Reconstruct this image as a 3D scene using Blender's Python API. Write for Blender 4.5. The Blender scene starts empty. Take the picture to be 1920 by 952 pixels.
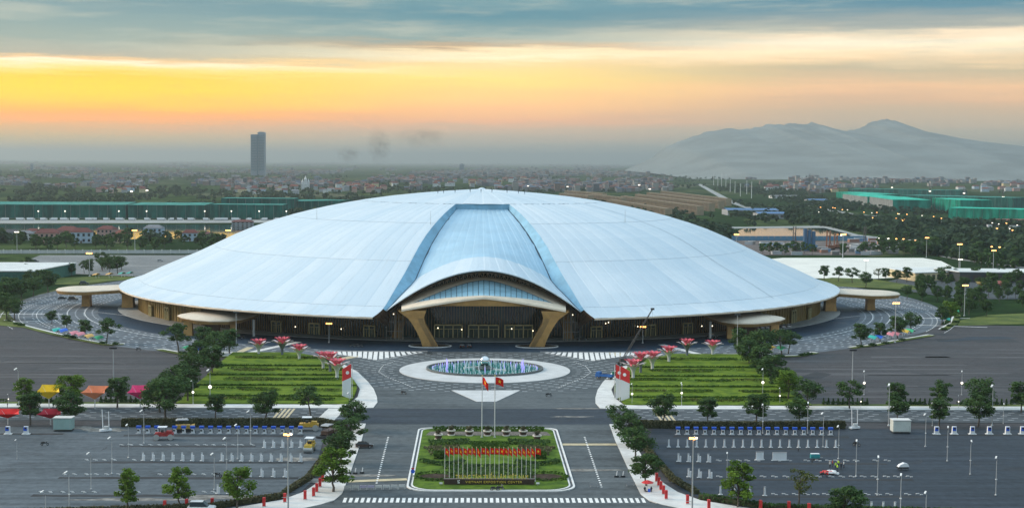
import bpy, bmesh, math, random
import numpy as np
from mathutils import Vector, Matrix
R=random.Random(7); NR=np.random.default_rng(7)
scene=bpy.context.scene
COL=scene.collection
PI=math.pi
# ------------------------------------------------------------------ camera
F_PX=2700.0; CAM_H=74.0; YAW=math.radians(1.57); PITCH=math.radians(3.656); ROLL=0.0075; CAM_X=-4.6
cd=bpy.data.cameras.new('camera'); cam=bpy.data.objects.new('camera',cd); COL.objects.link(cam)
cd.sensor_width=36; cd.lens=36*F_PX/1920; cd.clip_start=1; cd.clip_end=90000
_fw=Vector((math.sin(YAW)*math.cos(PITCH),math.cos(YAW)*math.cos(PITCH),-math.sin(PITCH)))
_rt=_fw.cross(Vector((0,0,1))).normalized(); _up=_rt.cross(_fw)
_r2=_rt*math.cos(ROLL)+_up*math.sin(ROLL); _u2=_up*math.cos(ROLL)-_rt*math.sin(ROLL)
cam.matrix_world=Matrix(((_r2.x,_u2.x,-_fw.x,CAM_X),(_r2.y,_u2.y,-_fw.y,0),(_r2.z,_u2.z,-_fw.z,CAM_H),(0,0,0,1)))
scene.camera=cam
def G(px,py,z=0.0):
    """survey helper: the point of the site (metres) seen at a pixel of the 1920 px photograph, on the level z"""
    d=_fw+_r2*((px-960)/F_PX)-_u2*((py-476)/F_PX)
    t=(z-CAM_H)/d.z
    return Vector((CAM_X+d.x*t,d.y*t,z))
def MPP(y): return y/F_PX      # metres per photo pixel at distance y
# ------------------------------------------------------------------ world
def srgb(r,g,b):
    f=lambda c:(c/255/12.92) if c/255<=.04045 else ((c/255+.055)/1.055)**2.4
    return (f(r),f(g),f(b),1)
w=bpy.data.worlds.new('World'); scene.world=w; w.use_nodes=True
nt=w.node_tree; nt.nodes.clear()
class NT:
    def __init__(s,nt): s.nt=nt
    def n(s,t,**k):
        x=s.nt.nodes.new(t)
        for a,v in k.items(): setattr(x,a,v)
        return x
    def l(s,a,b): s.nt.links.new(a,b)
    def math(s,op,a,b=None,c=None,clamp=False):
        x=s.n('ShaderNodeMath',operation=op,use_clamp=clamp)
        for i,v in enumerate((a,b,c)):
            if v is None: continue
            if isinstance(v,(int,float)): x.inputs[i].default_value=v
            else: s.l(v,x.inputs[i])
        return x.outputs[0]
    def rng(s,v,a,b,c=0,d=1,smooth=True):
        x=s.n('ShaderNodeMapRange',interpolation_type='SMOOTHSTEP' if smooth else 'LINEAR')
        s.l(v,x.inputs[0])
        for i,q in zip((1,2,3,4),(a,b,c,d)): x.inputs[i].default_value=q
        return x.outputs[0]
    def ramp(s,v,stops,interp='LINEAR'):
        x=s.n('ShaderNodeValToRGB'); cr=x.color_ramp; cr.interpolation=interp
        while len(cr.elements)>1: cr.elements.remove(cr.elements[-1])
        cr.elements[0].position=stops[0][0]; cr.elements[0].color=stops[0][1]
        for p,c in stops[1:]:
            e=cr.elements.new(p); e.color=c
        s.l(v,x.inputs[0]); return x.outputs[0]
    def mix(s,f,a,b,blend='MIX'):
        x=s.n('ShaderNodeMix',data_type='RGBA',blend_type=blend)
        for i,v in ((0,f),(6,a),(7,b)):
            if isinstance(v,(int,float)): x.inputs[i].default_value=v
            elif isinstance(v,tuple): x.inputs[i].default_value=v if len(v)==4 else (*v,1)
            else: s.l(v,x.inputs[i])
        return x.outputs[2]
    def vec(s,x,y,z=0.0):
        q=s.n('ShaderNodeCombineXYZ')
        for i,v in enumerate((x,y,z)):
            if isinstance(v,(int,float)): q.inputs[i].default_value=v
            else: s.l(v,q.inputs[i])
        return q.outputs[0]
    def noise(s,v,scale,detail=4,rough=.55,out=0):
        x=s.n('ShaderNodeTexNoise'); x.inputs['Scale'].default_value=scale
        x.inputs['Detail'].default_value=detail; x.inputs['Roughness'].default_value=rough
        if v is not None: s.l(v,x.inputs['Vector'])
        return x.outputs[out]
T=NT(nt)
tc=T.n('ShaderNodeTexCoord'); sp=T.n('ShaderNodeSeparateXYZ'); T.l(tc.outputs['Generated'],sp.inputs[0])
dx,dy,dz=sp.outputs
az=T.math('ARCTAN2',dx,dy)
n1=T.noise(T.vec(T.math('MULTIPLY',az,5.0),T.math('MULTIPLY',dz,26.0)),1.0,5,.55)
n2=T.noise(T.vec(T.math('MULTIPLY',az,9.0),T.math('MULTIPLY',dz,150.0),3.0),1.0,4,.6)
zz=T.math('ADD',dz,T.math('MULTIPLY',T.math('SUBTRACT',n1,.5),.010))
n4=T.noise(T.vec(T.math('MULTIPLY',az,26.0),T.math('MULTIPLY',dz,520.0),9.0),1.0,5,.65)
zz=T.math('ADD',zz,T.math('MULTIPLY',T.math('SUBTRACT',n2,.5),.013))
zz=T.math('ADD',zz,T.math('MULTIPLY',T.math('SUBTRACT',n4,.5),.006))
zn=T.math('MULTIPLY',zz,1/.115)
def column(px):   # photo rows (px) -> elevation stops
    st=[]
    for y,c in px: st.append((max(0,min(1,(303-y)/2700/.115)),srgb(*c)))
    return st
left=T.ramp(zn,column([(301,(176,172,158)),(268,(202,188,164)),(243,(226,180,150)),(226,(246,176,110)),(214,(252,186,64)),(198,(255,206,14)),(178,(255,214,4)),(160,(253,208,50)),(144,(255,222,130)),(132,(255,240,212)),(127,(236,200,150)),(119,(178,174,158)),(88,(152,168,162)),(45,(136,162,164)),(20,(122,154,162)),(0,(146,170,168))]))
mid=T.ramp(zn,column([(301,(150,158,152)),(272,(186,176,158)),(246,(208,180,154)),(226,(238,180,138)),(200,(250,196,136)),(170,(250,208,132)),(148,(255,222,128)),(122,(252,220,156)),(108,(255,241,205)),(98,(252,228,184)),(91,(200,170,134)),(76,(138,162,162)),(32,(92,142,158)),(0,(122,160,168))]))
right=T.ramp(zn,column([(301,(126,146,150)),(262,(160,163,155)),(232,(182,170,155)),(204,(190,170,150)),(186,(206,174,148)),(166,(226,188,152)),(150,(206,182,152)),(132,(190,178,152)),(112,(240,212,172)),(100,(254,232,196)),(82,(255,242,216)),(68,(246,226,196)),(55,(172,174,166)),(18,(98,142,160)),(0,(84,138,162))]))
low=T.mix(T.rng(az,-.26,.04),left,mid)
low=T.mix(T.rng(az,.0,.26),low,right)
low=T.mix(T.rng(T.math('ABSOLUTE',az),.6,1.5),low,right)
n5=T.noise(T.vec(T.math('MULTIPLY',az,8.0),T.math('MULTIPLY',dz,75.0),21.0),1.0,6,.62)
low=T.mix(T.math('MULTIPLY',T.rng(dz,.055,.085),T.rng(n5,.44,.70,0,.55)),low,srgb(196,198,182))
low=T.mix(T.math('MULTIPLY',T.rng(dz,.03,.07,1,0),T.rng(n5,.50,.75,0,.22)),low,srgb(176,160,148))
low=T.mix(T.math('MULTIPLY',T.rng(az,-.36,.02,1,0),T.rng(dz,.06,.05)),low,T.mix(1.0,low,(1.22,1.0,.40,1),'MULTIPLY'))
low=T.mix(1.0,low,T.ramp(T.math('MAXIMUM',dz,0.0),[(0,(1.30,1.22,1.1,1)),(.042,(1.38,1.27,1.05,1)),(.07,(1.18,1.14,1.06,1)),(.115,(.95,.95,.95,1)),(.3,(1,1,1,1))]),'MULTIPLY')
# above the frame: pale blue cloud cover, brightest overhead as under an overcast sky
n3=T.noise(tc.outputs['Generated'],3.2,5,.55)
high=T.ramp(T.math('MAXIMUM',dz,0.0),[(0,(.20,.36,.44,1)),(.25,(.36,.55,.68,1)),(.6,(.60,.80,.95,1)),(1,(.74,.94,1.10,1))])
high=T.mix(T.rng(n3,.35,.7,0,.35),high,(.58,.70,.80))
sky=T.mix(T.rng(dz,.100,.30),low,high)
bg=T.n('ShaderNodeBackground'); T.l(sky,bg.inputs[0]); bg.inputs[1].default_value=1.0
out=T.n('ShaderNodeOutputWorld'); T.l(bg.outputs[0],out.inputs[0])
w.cycles.sampling_method='MANUAL'; w.cycles.sample_map_resolution=512
# ------------------------------------------------------------------ sun (low, veiled by cloud, from the glow on the left)
sd=bpy.data.lights.new('sun','SUN'); so=bpy.data.objects.new('sun',sd); COL.objects.link(so)
sd.energy=2.9; sd.angle=math.radians(24); sd.color=(1,.83,.66)
SUN=Vector((-.86,.22,.40)).normalized()
so.rotation_euler=(-SUN).to_track_quat('-Z','Y').to_euler()
vs=scene.view_settings; vs.view_transform='Standard'; vs.look='None'; vs.exposure=0.22; vs.gamma=1; vs.use_curve_mapping=False
scene.cycles.use_denoising=True
scene.cycles.max_bounces=6; scene.cycles.diffuse_bounces=2; scene.cycles.glossy_bounces=3
scene.cycles.transmission_bounces=3; scene.cycles.volume_bounces=0; scene.cycles.transparent_max_bounces=6
scene.cycles.caustics_reflective=False; scene.cycles.caustics_refractive=False
# ------------------------------------------------------------------ materials
MATS={}
def mat(name,col,rough=.7,metal=0.0,var=.0,scale=.5,stretch=(1,1,1),spec=.5,emit=None,es=0,col2=None,bump=0,detail=5,world=True,contrast=(.35,.65)):
    if name in MATS: return MATS[name]
    m=bpy.data.materials.new(name); m.use_nodes=True; t=NT(m.node_tree); t.nt.nodes.clear()
    b=t.n('ShaderNodeBsdfPrincipled'); o=t.n('ShaderNodeOutputMaterial'); t.l(b.outputs[0],o.inputs[0])
    c=(*col[:3],1); b.inputs['Base Color'].default_value=c
    b.inputs['Roughness'].default_value=rough; b.inputs['Metallic'].default_value=metal
    b.inputs['Specular IOR Level'].default_value=spec
    if var or col2 or bump:
        if world: v=t.n('ShaderNodeNewGeometry').outputs['Position']
        else: v=t.n('ShaderNodeTexCoord').outputs['Object']
        mp=t.n('ShaderNodeMapping'); mp.inputs['Scale'].default_value=stretch; t.l(v,mp.inputs[0])
        n=t.noise(mp.outputs[0],scale,detail,.62)
        f=t.rng(n,*contrast)
        a=col2 or tuple(x*(1-var) for x in col[:3]); bb=col if col2 else tuple(min(1,x*(1+var)) for x in col[:3])
        t.l(t.mix(f,(*a[:3],1),(*bb[:3],1)),b.inputs['Base Color'])
        if bump:
            bp=t.n('ShaderNodeBump'); bp.inputs['Strength'].default_value=bump; t.l(n,bp.inputs['Height']); t.l(bp.outputs[0],b.inputs['Normal'])
    if emit:
        b.inputs['Emission Color'].default_value=(*emit[:3],1); b.inputs['Emission Strength'].default_value=es
    MATS[name]=m; return m
# ------------------------------------------------------------------ mesh builder
class MB:
    def __init__(s): s.v=[]; s.f=[]; s.m=[]; s.cur=0
    def quad(s,a,b,c,d):
        i=len(s.v); s.v+= [tuple(a),tuple(b),tuple(c),tuple(d)]; s.f.append((i,i+1,i+2,i+3)); s.m.append(s.cur); return s
    def face(s,pts):
        i=len(s.v); s.v+=[tuple(p) for p in pts]; s.f.append(tuple(range(i,i+len(pts)))); s.m.append(s.cur); return s
    def grid(s,rows,closed=False):
        i=len(s.v); n=len(rows[0])
        for r in rows: s.v+=[tuple(p) for p in r]
        for a in range(len(rows)-1):
            for b in range(n if closed else n-1):
                b2=(b+1)%n
                s.f.append((i+a*n+b,i+a*n+b2,i+(a+1)*n+b2,i+(a+1)*n+b)); s.m.append(s.cur)
        return s
    def box(s,c,d,rz=0,taper=1.0,ry=0,rx=0):
        hx,hy,hz=d[0]/2,d[1]/2,d[2]/2
        M=Matrix.Translation(Vector(c))@Matrix.Rotation(rz,4,'Z')@Matrix.Rotation(ry,4,'Y')@Matrix.Rotation(rx,4,'X')
        i=len(s.v)
        for z,t in ((-hz,1),(hz,taper)):
            for x,y in ((-hx,-hy),(hx,-hy),(hx,hy),(-hx,hy)): s.v.append(tuple(M@Vector((x*t,y*t,z))))
        for q in ((3,2,1,0),(4,5,6,7),(0,1,5,4),(1,2,6,5),(2,3,7,6),(3,0,4,7)):
            s.f.append(tuple(i+k for k in q)); s.m.append(s.cur)
        return s
    def prism(s,poly,z0,z1,bottom=False):
        n=len(poly); i=len(s.v)
        s.v+=[(p[0],p[1],z0) for p in poly]+[(p[0],p[1],z1) for p in poly]
        for k in range(n):
            k2=(k+1)%n; s.f.append((i+k,i+k2,i+n+k2,i+n+k)); s.m.append(s.cur)
        s.f.append(tuple(i+n+k for k in range(n))); s.m.append(s.cur)
        if bottom: s.f.append(tuple(i+n-1-k for k in range(n))); s.m.append(s.cur)
        return s
    def tube(s,pts,rad,n=6,caps=True):
        pts=[Vector(p) for p in pts]
        if isinstance(rad,(int,float)): rad=[rad]*len(pts)
        rows=[]
        for k,p in enumerate(pts):
            t=(pts[min(k+1,len(pts)-1)]-pts[max(k-1,0)])
            if t.length<1e-9: t=Vector((0,0,1))
            t.normalize()
            u=t.cross(Vector((0,0,1)) if abs(t.z)<.9 else Vector((1,0,0))).normalized(); w_=t.cross(u)
            rows.append([p+(u*math.cos(2*PI*j/n)+w_*math.sin(2*PI*j/n))*rad[k] for j in range(n)])
        s.grid(rows,True)
        if caps: s.face(rows[-1]); s.face(rows[0][::-1])
        return s
    def lathe(s,prof,c=(0,0,0),n=16):
        s.grid([[(c[0]+r*math.cos(2*PI*j/n),c[1]+r*math.sin(2*PI*j/n),c[2]+z) for j in range(n)] for r,z in prof],True); return s
    def extr(s,prof,y0,y1,axis='y'):   # side profile (x,z) extruded across
        n=len(prof); i=len(s.v)
        s.v+=[(p[0],y0,p[1]) for p in prof]+[(p[0],y1,p[1]) for p in prof]
        for k in range(n):
            k2=(k+1)%n; s.f.append((i+k,i+k2,i+n+k2,i+n+k)); s.m.append(s.cur)
        s.f.append(tuple(i+n-1-k for k in range(n))); s.m.append(s.cur); s.f.append(tuple(i+n+k for k in range(n))); s.m.append(s.cur)
        return s
    def xf(s,M,start=0):
        for k in range(start,len(s.v)): s.v[k]=tuple(M@Vector(s.v[k]))
        return s
    def build(s,name,mats,parent=None,loc=None,smooth=False,kind=None,label=None):
        me=bpy.data.meshes.new(name); me.from_pydata(s.v,[],s.f)
        for m in (mats if isinstance(mats,(list,tuple)) else [mats]): me.materials.append(m)
        if s.cur or any(s.m): me.polygons.foreach_set('material_index',s.m)
        if smooth: me.polygons.foreach_set('use_smooth',[True]*len(me.polygons))
        me.update()
        o=bpy.data.objects.new(name,me); COL.objects.link(o)
        if parent: o.parent=parent
        if loc is not None: o.location=loc
        if kind: o['kind']=kind
        if label: o['label']=label
        return o
def tag(o,label,cat,group=None,kind=None):
    o['label']=label; o['category']=cat
    if group: o['group']=group
    if kind: o['kind']=kind
    return o
def thing(name,loc,label,cat,group=None,rz=0,scale=1):
    o=bpy.data.objects.new(name,None); COL.objects.link(o); o.location=loc; o.rotation_euler=(0,0,rz); o.scale=(scale,)*3
    o.empty_display_size=.5
    return tag(o,label,cat,group)
def dup(root,loc,rz=0,label=None,scale=None,group=None):
    r=root.copy(); COL.objects.link(r); r.location=loc; r.rotation_euler=(0,0,rz)
    if scale is not None: r.scale=(scale,)*3 if isinstance(scale,(int,float)) else scale
    if label: r['label']=label
    if group: r['group']=group
    for ch in root.children:
        c=ch.copy(); COL.objects.link(c); c.parent=r
        for g in ch.children:
            d=g.copy(); COL.objects.link(d); d.parent=c
    return r
def struct(name,mb,m,z=None,kind='structure',smooth=False):
    return mb.build(name,m,kind=kind,smooth=smooth)
def sheet(name,poly,z,m,thick=0):
    mb=MB()
    if thick: mb.prism(poly,z-thick,z)
    else: mb.face([(p[0],p[1],z) for p in poly])
    return struct(name,mb,m)
def pxpoly(pts): return [G(*p) for p in pts]
def arc(cx,cy,r,a0,a1,n=24): return [(cx+r*math.sin(a0+(a1-a0)*k/n),cy-r*math.cos(a0+(a1-a0)*k/n)) for k in range(n+1)]
def ribbon(mb,pts,width,z,dash=None,gap=0):
    """flat strip of given width along a polyline; optional dashes"""
    pts=[Vector((p[0],p[1],0)) for p in pts]
    acc=0
    for a,b in zip(pts,pts[1:]):
        L=(b-a).length
        if L<1e-6: continue
        t=(b-a)/L; nrm=Vector((-t.y,t.x,0))*width/2
        if not dash: segs=[(0,L)]
        else:
            segs=[]; q=-acc
            while q<L:
                if q+dash>0: segs.append((max(q,0),min(q+dash,L)))
                q+=dash+gap
            acc=(L-(q-(dash+gap)))
        for s0,s1 in segs:
            p,q2=a+t*s0,a+t*s1
            mb.quad((*(p-nrm).xy,z),(*(q2-nrm).xy,z),(*(q2+nrm).xy,z),(*(p+nrm).xy,z))
    return mb
# ------------------------------------------------------------------ ground materials
def asphalt(name,c,rough=.75,patch=.25,streak=.35):
    m=bpy.data.materials.new(name); m.use_nodes=True; t=NT(m.node_tree); t.nt.nodes.clear()
    b=t.n('ShaderNodeBsdfPrincipled'); o=t.n('ShaderNodeOutputMaterial'); t.l(b.outputs[0],o.inputs[0])
    pos=t.n('ShaderNodeNewGeometry').outputs['Position']
    mp=t.n('ShaderNodeMapping'); mp.inputs['Scale'].default_value=(.012,.42,1); t.l(pos,mp.inputs[0])
    s=t.noise(mp.outputs[0],1.0,6,.65)
    p=t.noise(pos,.035,5,.6); q=t.noise(pos,.45,6,.75)
    f=t.math('ADD',t.math('MULTIPLY',t.math('SUBTRACT',s,.5),streak*4),t.math('MULTIPLY',t.math('SUBTRACT',p,.5),patch*4))
    f=t.math('ADD',f,t.math('MULTIPLY',t.math('SUBTRACT',q,.5),1.3))
    f=t.math('ADD',f,.5,clamp=True)
    lo=tuple(x*.45 for x in c); hi=tuple(min(1,x*1.9) for x in c)
    t.l(t.mix(f,(*lo,1),(*hi,1)),b.inputs['Base Color'])
    t.l(t.rng(p,.3,.7,rough-.12,rough+.1),b.inputs['Roughness']); b.inputs['Specular IOR Level'].default_value=.22
    return m
A_CENT=asphalt('asphalt_avenue',(.072,.084,.090))
A_LOTL=asphalt('asphalt_charging_lot',(.070,.085,.097))
A_LOTR=asphalt('asphalt_fresh',(.027,.036,.048),patch=.22)
A_UP=asphalt('asphalt_car_park',(.046,.044,.047))
A_DROP=asphalt('asphalt_blue_shaded',(.018,.036,.060),rough=.6,patch=.15,streak=.1)  # own dark blue, with the overhang's shade put into the colour too
A_ROAD=asphalt('asphalt_cross_road',(.060,.070,.078))
PAVE=mat('paving_grey',(.085,.105,.125),.75,var=.3,scale=.12)
WALK=mat('pale_concrete',(.62,.62,.60),.8,var=.10,scale=.25)
WALK2=mat('plaza_granite',(.55,.56,.56),.7,var=.08,scale=.2)
PAINT=mat('white_road_paint',(.80,.80,.78),.6,var=.15,scale=.8)
PAVER=mat('white_paver',(.50,.53,.56),.7,var=.12,scale=.8)
TAN=mat('tan_paving',(.52,.44,.28),.8,var=.12,scale=.5)
GRASS=mat('lawn_grass',(.150,.215,.018),.9,col2=(.060,.115,.012),scale=.30,spec=.1,contrast=(.3,.7))
GRASS2=mat('rough_grass',(.14,.17,.045),.9,col2=(.07,.10,.03),scale=.08,spec=.1)
SOIL=mat('bare_soil',(.055,.04,.03),.95,var=.3,scale=.6,spec=.1)
CONC=mat('white_pad_concrete',(.72,.72,.66),.85,var=.06,scale=.05)
# broad land
def land_material():
    m=bpy.data.materials.new('farm_land'); m.use_nodes=True; t=NT(m.node_tree); t.nt.nodes.clear()
    b=t.n('ShaderNodeBsdfPrincipled'); o=t.n('ShaderNodeOutputMaterial'); t.l(b.outputs[0],o.inputs[0])
    pos=t.n('ShaderNodeNewGeometry').outputs['Position']
    mp=t.n('ShaderNodeMapping'); mp.inputs['Scale'].default_value=(1,.45,1); t.l(pos,mp.inputs[0])
    vor=t.n('ShaderNodeTexVoronoi'); vor.inputs['Scale'].default_value=.006; t.l(mp.outputs[0],vor.inputs['Vector'])
    vc=t.n('ShaderNodeSeparateColor'); t.l(vor.outputs['Color'],vc.inputs[0])
    c=t.ramp(vc.outputs[0],[(0,(.022,.045,.020,1)),(.3,(.030,.060,.022,1)),(.55,(.045,.080,.028,1)),(.75,(.07,.10,.038,1)),(.9,(.09,.11,.05,1)),(1,(.15,.15,.10,1))],'LINEAR')
    n=t.noise(pos,.02,6,.65)
    c=t.mix(t.rng(n,.42,.62),c,(.018,.034,.016))
    t.l(c,b.inputs['Base Color']); b.inputs['Roughness'].default_value=1; b.inputs['Specular IOR Level'].default_value=0
    return m
LAND=land_material()
mb=MB(); mb.grid([[(x,y,-.30) for x in (-60000,-6000,-1000,1000,6000,60000)] for y in (-250,250,1500,6000,20000,61000)])
struct('ground',mb,LAND)
# ------------------------------------------------------------------ hall geometry shared by roads and roof
DC=747.0
KR=np.array([0,30,60,90,120,145,165,174,182.]); KV=np.array([59.8,57.7,54.1,48.1,38.8,27.1,18.7,14.5,12.])
def zdome(x):
    x=np.asarray(x,float); d=np.gradient(KV,KR); i=np.clip(np.searchsorted(KR,x)-1,0,len(KR)-2)
    h=KR[i+1]-KR[i]; t=(x-KR[i])/h
    return (2*t**3-3*t**2+1)*KV[i]+(t**3-2*t**2+t)*h*d[i]+(-2*t**3+3*t**2)*KV[i+1]+(t**3-t**2)*h*d[i+1]
def pol(r,a): return (r*math.sin(a),DC-r*math.cos(a))
# ------------------------------------------------------------------ roads and squares
Zs=iter([-.2+.012*k for k in range(1,60)])
sheet('car_park_ground',[(-460,262),(460,262),(460,600),(300,655),(221,662),(-215,662),(-300,662),(-460,640)],-.18,A_UP)
ringR=lambda a:(227+ (0 if abs(a)<1.0 else 26*(abs(a)-1.0)**1.4))
sheet('ring_plaza',[pol(ringR(a),a) for a in np.linspace(-PI,PI,120,endpoint=False)],-.16,PAVE)
sheet('drop_off_road',[pol(192,a) for a in np.linspace(-PI,PI,100,endpoint=False)],-.14,A_DROP)
sheet('central_square',[(-36,428)]+arc(0,428,0,0,0,1)[:0]+[(-37,452),(-44,485),(-57,520),(-66,545),(-60,556),(-26,559),(0,560),(26,559),(60,556),(66,545),(57,520),(44,485),(37,452),(36,428)],-.12,A_CENT)
sheet('avenue',[(-34.5,270),(34.5,270),(34.5,404),(36,430),(-36,430),(-34.5,404)],-.10,A_CENT)
sheet('cross_road',[(-460,402),(-36,410),(36,410),(460,402),(460,429),(-460,429)],-.09,A_ROAD)
sheet('dark_road_band',[(-36,404),(36,404),(36,429.5),(-36,429.5)],-.08,A_LOTR)
sheet('charging_lot_left',[(-190,398),(-46,398),(-44,380),(-41.5,330),(-43,318),(-60,300),(-190,285)],-.08,A_LOTL)
sheet('charging_lot_right',[(190,398),(46,398),(43,380),(42,330),(44,318),(60,300),(190,285)],-.08,A_LOTR)
sheet('near_street',[(-200,255),(200,255),(200,292),(60,299),(48,309),(36,309.5),(-36,309.5),(-48,306),(-60,296),(-200,285)],-.06,A_CENT)
# pavements with kerbs
def kerbed(name,poly,z=.02,m=WALK): return sheet(name,poly,z,m,thick=.25)
def mirror(poly): return [(-p[0],p[1]) for p in poly][::-1]
corner=[(-34.2,430.5),(-33.6,440),(-34.4,450),(-36.5,466),(-39.5,481.5),(-45,505),(-52.5,526),(-60,536),(-70,544.5),(-94,556),(-112,558),(-112,552),(-94,547.5),(-70,539),(-58,526),(-50,508),(-44.5,485),(-41,466),(-40.5,450),(-42,437),(-46,435.8),(-440,435.8),(-440,429.6),(-46,429.6),(-38,429.4)]
kerbed('pavement_left',corner); kerbed('pavement_right',mirror(corner))
ave=[(-34.5,404),(-33.8,380),(-33.4,340),(-33.4,318),(-34.5,312),(-37,308),(-42,303),(-60,296),(-190,281),(-190,286),(-60,301),(-46,312),(-42,320),(-39.8,330),(-38.6,360),(-38,404)]
kerbed('pavement_avenue_left',ave); kerbed('pavement_avenue_right',mirror(ave))
prom=[]; 
for k in range(81):
    a=-PI/2+PI*k/80; prom.append((184*math.sin(a),DC-157*math.cos(a)))
kerbed('hall_terrace',prom+[(176,770),(-176,770)],.06,mat('terrace_paving',(.34,.35,.34),.8,var=.15,scale=.3))
sheet('triangle_island',[G(846.7,731),G(975.4,731),G(930,752),G(894,752)],-.02,WALK2,thick=.1)
circ=lambda cx,cy,r,n=96:[(cx+r*math.cos(2*PI*k/n),cy+r*math.sin(2*PI*k/n)) for k in range(n)]
sheet('fountain_island',circ(0,509.5,30.4),.06,WALK2,thick=.3)
# far pads and waters
sheet('north_car_park',pxpoly([(28,497),(75,478),(345,478),(420,470),(330,520),(205,516),(118,512),(20,505)]),-.1,asphalt('asphalt_old',(.16,.165,.165),patch=.3))
sheet('concrete_pad',pxpoly([(1380,490),(1468,483),(1730,483),(1765,489),(1795,504),(1745,512),(1700,519),(1640,522),(1500,521),(1300,520)]),-.1,CONC)
WATER=mat('still_water',(.02,.04,.04),.06,spec=.5,bump=.02,scale=.15,stretch=(.2,1,1))
sheet('lake_left',pxpoly([(-200,452),(120,450),(250,448),(420,446),(520,436),(560,421),(-200,421)]),-.1,WATER)
sheet('lake_right',pxpoly([(1372,447),(1560,446),(1600,444),(1568,429),(1545,425),(1400,427),(1385,432)]),-.1,WATER)
sheet('lake_road',pxpoly([(-300,420),(600,417),(600,412),(-300,413)]),-.05,mat('pale_road',(.30,.31,.30),.8,var=.15,scale=.02))
sheet('lake_road_right',pxpoly([(1330,425),(1400,425),(1540,423),(1560,426),(1610,440),(1600,441),(1545,427),(1400,428),(1330,429)]),-.03,MATS['pale_road'])
ROADM=MATS['pale_road']
def road(name,pts,width,z=-.04,m=None):
    pts=[G(*p) for p in pts]; mb=MB(); ribbon(mb,pts,width,z); return struct(name,mb,m or ROADM)
road('park_road',[(1600,440),(1700,452),(1790,470),(1860,480),(1960,492)],14)
road('avenue_right',[(1505,385),(1600,402),(1700,424),(1800,444),(1960,478)],18)
road('tree_avenue',[(1310,345),(1370,378),(1440,402),(1500,412),(1580,424)],16)
sheet('site_yard',pxpoly([(1395,478),(1640,478),(1640,452),(1360,450)]),-.12,mat('site_mud',(.16,.13,.115),.95,col2=(.07,.06,.06),scale=.08))
sheet('bus_station_ground',pxpoly([(1650,530),(1760,505),(1960,500),(1960,560),(1800,560),(1700,545)]),-.11,A_ROAD)
# lawns left and right of the ring
for nm,ps in (('north_lawn',[(1480,531),(1560,520),(1640,523),(1720,536),(1720,543),(1600,538)]),('east_lawn',[(1795,610),(1800,600),(1850,590),(1960,585),(1960,606)]),
              ('north_west_lawn',[(100,533),(108,520),(200,517),(330,520),(240,524),(150,532)]),('west_verge',[(-40,606),(0,596),(20,580),(10,600),(60,615)])):
    sheet(nm,pxpoly(ps),-.05,GRASS2)
# path strips and crossings
mb=MB()
ribbon(mb,[G(450,664),G(560,640)],3.2,-.105); ribbon(mb,[G(1330,668),G(1240,645)],3.2,-.105)
struct('crossing_paths',mb,WALK)
mb=MB()
for q in range(4): ribbon(mb,[G(505+q*8,792),G(528+q*8,765)],.7,-.06); ribbon(mb,[G(1272-q*8,797),G(1248-q*8,766)],.7,-.06)
ribbon(mb,[G(652,901),G(763,897)],2.2,-.06); ribbon(mb,[G(1048,832),G(1156,832)],2.6,-.06)
ribbon(mb,[G(440,663),G(470,650)],3,-.1); ribbon(mb,[G(640,672),G(672,666)],4,-.1); ribbon(mb,[G(1160,666),G(1150,660)],5,-.1)
struct('tan_crossings',mb,TAN)
mb=MB(); ribbon(mb,[G(604,792),G(632,765)],5.2,-.05); struct('pale_crossing',mb,WALK)
sheet('fresh_patch_road',[G(1752,640),G(1830,636),G(1910,633),G(1880,630),G(1815,630),G(1800,634)],-.17,A_LOTR)
# painted marks
mb=MB()
for k in range(52):
    x=-32.6+k*1.285
    if x>33: break
    mb.quad((x,309.9,-.05),(x+.72,309.9,-.05),(x+.72,314.2,-.05),(x,314.2,-.05))
struct('zebra_crossing',mb,PAINT)
mb=MB()
for s in (-1,1):
    for k in range(17):
        t=k/16; x=25.5+33*t
        y1=558.6; y0=558.2-1.2-(22*min(t/.5,1) if t<.5 else 22-17*(t-.5)/.5)
        wdt=.75
        if y1-y0<1: continue
        mb.quad((s*(x-wdt-1.2),y0,-.07),(s*(x+wdt-1.2),y0,-.07),(s*(x+wdt),y1,-.07),(s*(x-wdt),y1,-.07))
    ribbon(mb,[(s*22,560.2),(s*70,560.2)],.5,-.07)
    ribbon(mb,[(s*24,557),(s*38.5,534.5),(s*58,552)],.35,-.07)
struct('hatched_marks',mb,PAINT)
mb=MB()
for s in (-1,1):
    ribbon(mb,[G(612+ (0 if s<0 else 0),815),G(555+60,815)],.1,-.05) if False else None
for a,b in (((728,818),(706,905)),((1096,818),(1128,912)),((1700,0),(0,0))):
    if a[1]: ribbon(mb,[G(*a),G(*b)],.45,-.05,1.0,1.3)
for s in (-1,1):
    ribbon(mb,[(s*x,y) for x,y in ((24,470),(28,480),(34,493),(37.5,505),(37,520),(33,533))],.4,-.07,1.0,1.3)
    ribbon(mb,[(s*37,452),(s*44,485),(s*57,520)],.25,-.07)
struct('lane_dashes',mb,PAINT)
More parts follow.
